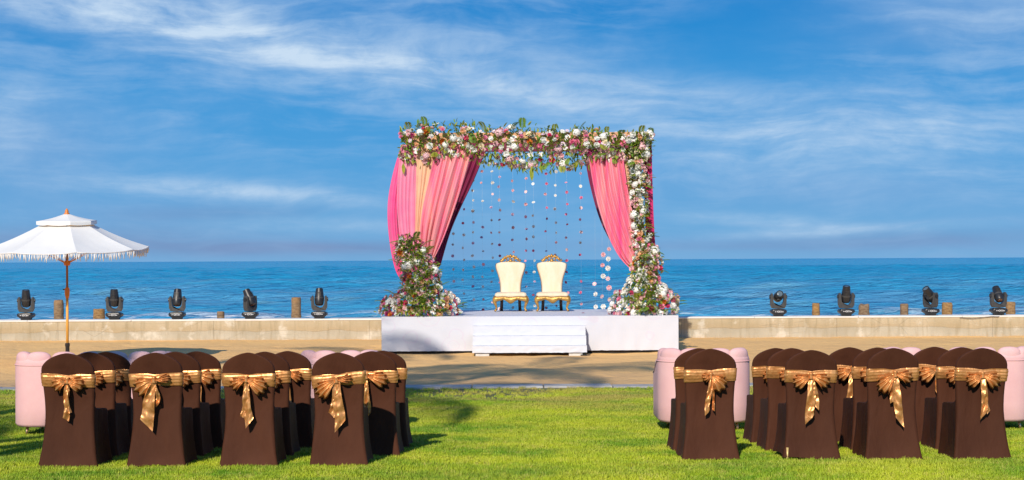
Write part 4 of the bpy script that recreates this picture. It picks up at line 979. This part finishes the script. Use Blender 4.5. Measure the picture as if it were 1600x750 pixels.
def chair(px, d, label, bow, seed, scale=1.0, rz=0.0, lift=False):
    x = (px - 800) * (d - .075) / F; y = d
    t = thing('banquet_chair', label, 'chair', (x, y, lawn_h(x, y + .2) + .004), rz, 'brown covered chairs on the lawn'); t.scale = (1, 1, scale * 1.035); t.rotation_euler.x = -math.atan(.12 / 4) * .9
    link('cover', COVER_LIFT if lift else COVERS[seed % 4], t)
    rg = random.Random(seed * 13 + 5)
    s = sash_mesh(seed, bow.get('tilt', rg.uniform(-.04, .04)), bow.get('w', 1)).build('sash', SATINM, t)
    kx = bow.get('kx', rg.uniform(-.015, .015)); kz = (SZ0 + SZ1) / 2 + bow.get('kz', rg.uniform(-.005, .008)); ky = cover_back(kz) - .012
    def put(n, m):
        o = m.build(n, SATINM, s); o.location = (kx, ky, kz); return o
    k = MB(); nn = 14
    k.loft([[Vector(((.020 - .006*math.sin(PI*j/6)) * math.cos(2*PI*i/nn) * (1 + .10*math.sin(5*i)), -.022 + .018*math.sin(2*PI*i/nn), -.026 + .052*j/6)) for i in range(nn)] for j in range(7)]); put('knot', k)
    for side, key in ((-1, 'L'), (1, 'R')):
        r, up, dn, dr = bow.get(key, (rg.uniform(.10, .13), rg.uniform(.25, .5), rg.uniform(-1.1, -.7), rg.uniform(0, .02)))
        put('bow_loop', fan(side, rg, r, up, dn, rg.choice((4, 4, 4.5)), seed * 3 + side, dr))
    tails = bow.get('T', [(rg.uniform(.22, .34), .03, rg.uniform(.05, .07), rg.uniform(-.12, .12), rg.choice((-1, 1)) * rg.uniform(.6, 1.2))] + ([(rg.uniform(.12, .25), .02, rg.uniform(.02, .05), rg.uniform(-.1, .2), .8)] if rg.random() < .7 else []))
    for i, (L, w0, w1, lean, cut) in enumerate(tails): put('tail', tail(L, w0, w1, lean, cut, seed * 7 + i, off=-.018 + .008 * i))
    s_ = .0
    if lift: MB().tube([(-.205, -.05, .12), (-.212, -.058, -.01)], .011, 10).build('leg', FOOTM, t)['label'] = 'pale yellow chair foot showing under the hem'
    return t
D1, D2, D3 = 12.70, 13.48, 14.26
E1, E2, E3 = 12.98, 13.74, 14.50
LW = 'brown covered chair with gold bow, '
chair(103, D1, LW + 'narrow single tail, beside the shaded sofa end', {'L': (.105, .35, -.95, .01), 'R': (.11, .4, -.9, .01), 'T': [(.31, .025, .046, -.05, .7), (.26, .02, .03, .06, -.5)]}, 1)
chair(241, D1, LW + 'broad outward-slanting tail and small dark second tail', {'kx': -.01, 'tilt': .02, 'L': (.135, .25, -1.05, .02), 'R': (.11, .45, -.25, .0), 'T': [(.36, .05, .10, -.20, 1.0), (.20, .02, .032, .20, -1.2)]}, 2)
chair(386, D1, LW + 'long creased tail, fan loop hanging toward the aisle', {'kx': -.012, 'L': (.11, .25, -.8, .015), 'R': (.14, .2, -.95, .02), 'T': [(.35, .03, .064, .05, -1.3), (.30, .02, .028, -.12, .6)]}, 3)
chair(527, D1, LW + 'lopsided bow and broad twisted tail, beside the aisle', {'kx': -.012, 'tilt': .10, 'kz': .0, 'L': (.15, .05, -1.0, .03), 'R': (.10, .5, -.35, .0), 'T': [(.37, .06, .085, .06, -1.1), (.28, .04, .05, -.12, .9)]}, 4)
chair(138, D2, LW + 'middle row, bright sash end, nearest the sofa end', {}, 5, .985)
chair(272, D2, LW + 'middle row, broad tail beside a fan loop', {}, 6, .985)
chair(412, D2, LW + 'middle row, before the shaded armchair, short fan', {}, 7, .985)
chair(580, D2, LW + 'middle row at the aisle, wide fan over deep shade', {'kx': -.05, 'L': (.12, .3, -1, .02), 'R': (.15, .4, -.6, .02), 'T': [(.30, .025, .04, -.06, .8), (.34, .03, .045, .03, -1)]}, 8, .985)
chair(165, D3, LW + 'front row, darkest shade, plain sash end', {}, 9, .965)
chair(306, D3, LW + 'front row, fan loop seen against sand and kerb', {'kx': .0, 'R': (.13, .5, -.8, .02)}, 10, .965)
chair(448, D3, LW + 'front row, fan loop seen beside the shaded armchair', {}, 11, .965)
chair(597, D3, LW + 'front row at the aisle edge before the steps', {}, 12, .965)
chair(1110, E1, LW + 'drooping round loop and two thin tails', {'kx': .0, 'L': (.06, .5, -.9, .0), 'R': (.115, .1, -1.35, .02), 'T': [(.30, .03, .042, -.10, -1.2), (.28, .012, .018, .12, .8)]}, 13, 1.0)
chair(1268, E1, LW + 'two broad tails, pale foot below the hem', {'kx': -.008, 'L': (.125, .25, -.85, .02), 'R': (.13, .3, -.8, .02), 'T': [(.36, .05, .075, -.02, -1.1), (.25, .04, .06, .16, 1.1)]}, 14, .985, lift=True)
chair(1396, E1, LW + 'long straight slant-cut tail, one low loop', {'kx': .012, 'tilt': .02, 'L': (.14, -.1, -1.15, .03), 'R': (.115, .4, -.7, .01), 'T': [(.39, .05, .07, .06, 1.1), (.22, .03, .045, -.08, -.8)]}, 15, 1.0)
chair(1535, E1, LW + 'even bow, narrow paired tails, beside the wide sofa', {'kx': .0, 'L': (.115, .25, -.9, .015), 'R': (.12, .3, -.95, .015), 'T': [(.33, .045, .055, .04, -1.2), (.30, .025, .03, .12, -1.0)]}, 16, 1.0)
chair(1092, E2, LW + 'tucked before the drooping-loop chair by the armchair', {}, 17, .985)
chair(1237, E2, LW + 'middle row, before the chair with pale foot', {}, 18, .985)
chair(1371, E2, LW + 'middle row, before the long straight-tail chair', {}, 19, .985)
chair(1503, E2, LW + 'middle row, before the even-bow chair', {}, 20, .985)
chair(1212, E3, LW + 'front row, wide slanting tail, next to the armchair', {'kx': .02, 'L': (.12, .2, -.9, .02), 'T': [(.30, .05, .09, -.08, 1.0)]}, 21, .965)
chair(1327, E3, LW + 'front row, two long tails between chair backs', {'kx': .02, 'L': (.12, .3, -.9, .02), 'T': [(.36, .04, .06, -.10, -.9), (.28, .04, .05, .06, .9)]}, 22, .965)
chair(1460, E3, LW + 'front row, big loop, narrow tail, by wide sofa', {'kx': .02, 'L': (.14, .3, -.95, .02), 'T': [(.27, .035, .045, .03, .9)]}, 23, .965)

# ------------------------------------------------------------------ coconut palms beside the lawn (out of frame, they shade the sand and the flower column)
def palm_frond(L, seed):
    m = MB(); rg = random.Random(seed); pts = []
    for k in range(13):
        t = k / 12; pts.append(Vector((0, L * (t - .22 * t**3), L * (.28 * t - .62 * t**2.2))))
    m.tube(pts, [.035 * (1 - k/13) + .005 for k in range(13)], 5)
    for k in range(44):
        t = .14 + .85 * k / 43; i = min(11, int(t*12)); p = pts[i].lerp(pts[i+1], t*12-i)
        for s in (-1, 1):
            l = L * .26 * (math.sin(PI * (.12 + .82*t)) ** .7) * rg.uniform(.85, 1.1); leaf(m, p, Vector((s, .55, -.35 + rg.uniform(-.2, .15))), Vector((0, 0, 1)), l, .021, .2, .9)
    return m.mesh('frond', FRONDM, False)
PF = [palm_frond(3.3, k) for k in range(3)]
def palm(x, y, h, label, seed, n=19, lean=None):
    z = ground(y); t = thing('palm_tree', label, 'palm tree', (x, y, z), 0, 'coconut palms beside the lawn'); rg = random.Random(seed)
    lx, ly = lean or (rg.uniform(-.6, .6), rg.uniform(-.6, .6)); pts = [Vector((lx * (k/14)**2, ly * (k/14)**2, h * k/14 - .1)) for k in range(15)]
    MB().tube(pts, [.19 * (1.35 if k == 0 else 1) - .006 * k for k in range(15)], 12).build('trunk', BARKM, t)
    for k in range(n):
        o = link('frond', PF[k % 3], t); o.location = pts[-1]; o.rotation_euler = (rg.uniform(-.55, .75), rg.uniform(-.15, .15), 2*PI*k*.382 + rg.uniform(-.2, .2)); o.scale = (rg.uniform(.85, 1.1),) * 3
palm(-6.4, 6.4, 10.6, 'tall coconut palm beside the lawn, casting the streaks on the sand', 1, 12)
palm(-7.7, 5.4, 12.6, 'leaning coconut palm shading the sand before the steps', 2, 11, (2.8, .2))
palm(-8.2, 10.4, 12.6, 'tall coconut palm shading the stage side and mixed flowers', 3, 7, (.3, .2))
palm(-10.8, 3.0, 9.2, 'shorter coconut palm shading the wide sofa', 4, 12)
palm(-9.5, 2.9, 11.2, 'leaning coconut palm dappling the lawn before the kerb', 5, 14, (2.9, .3))
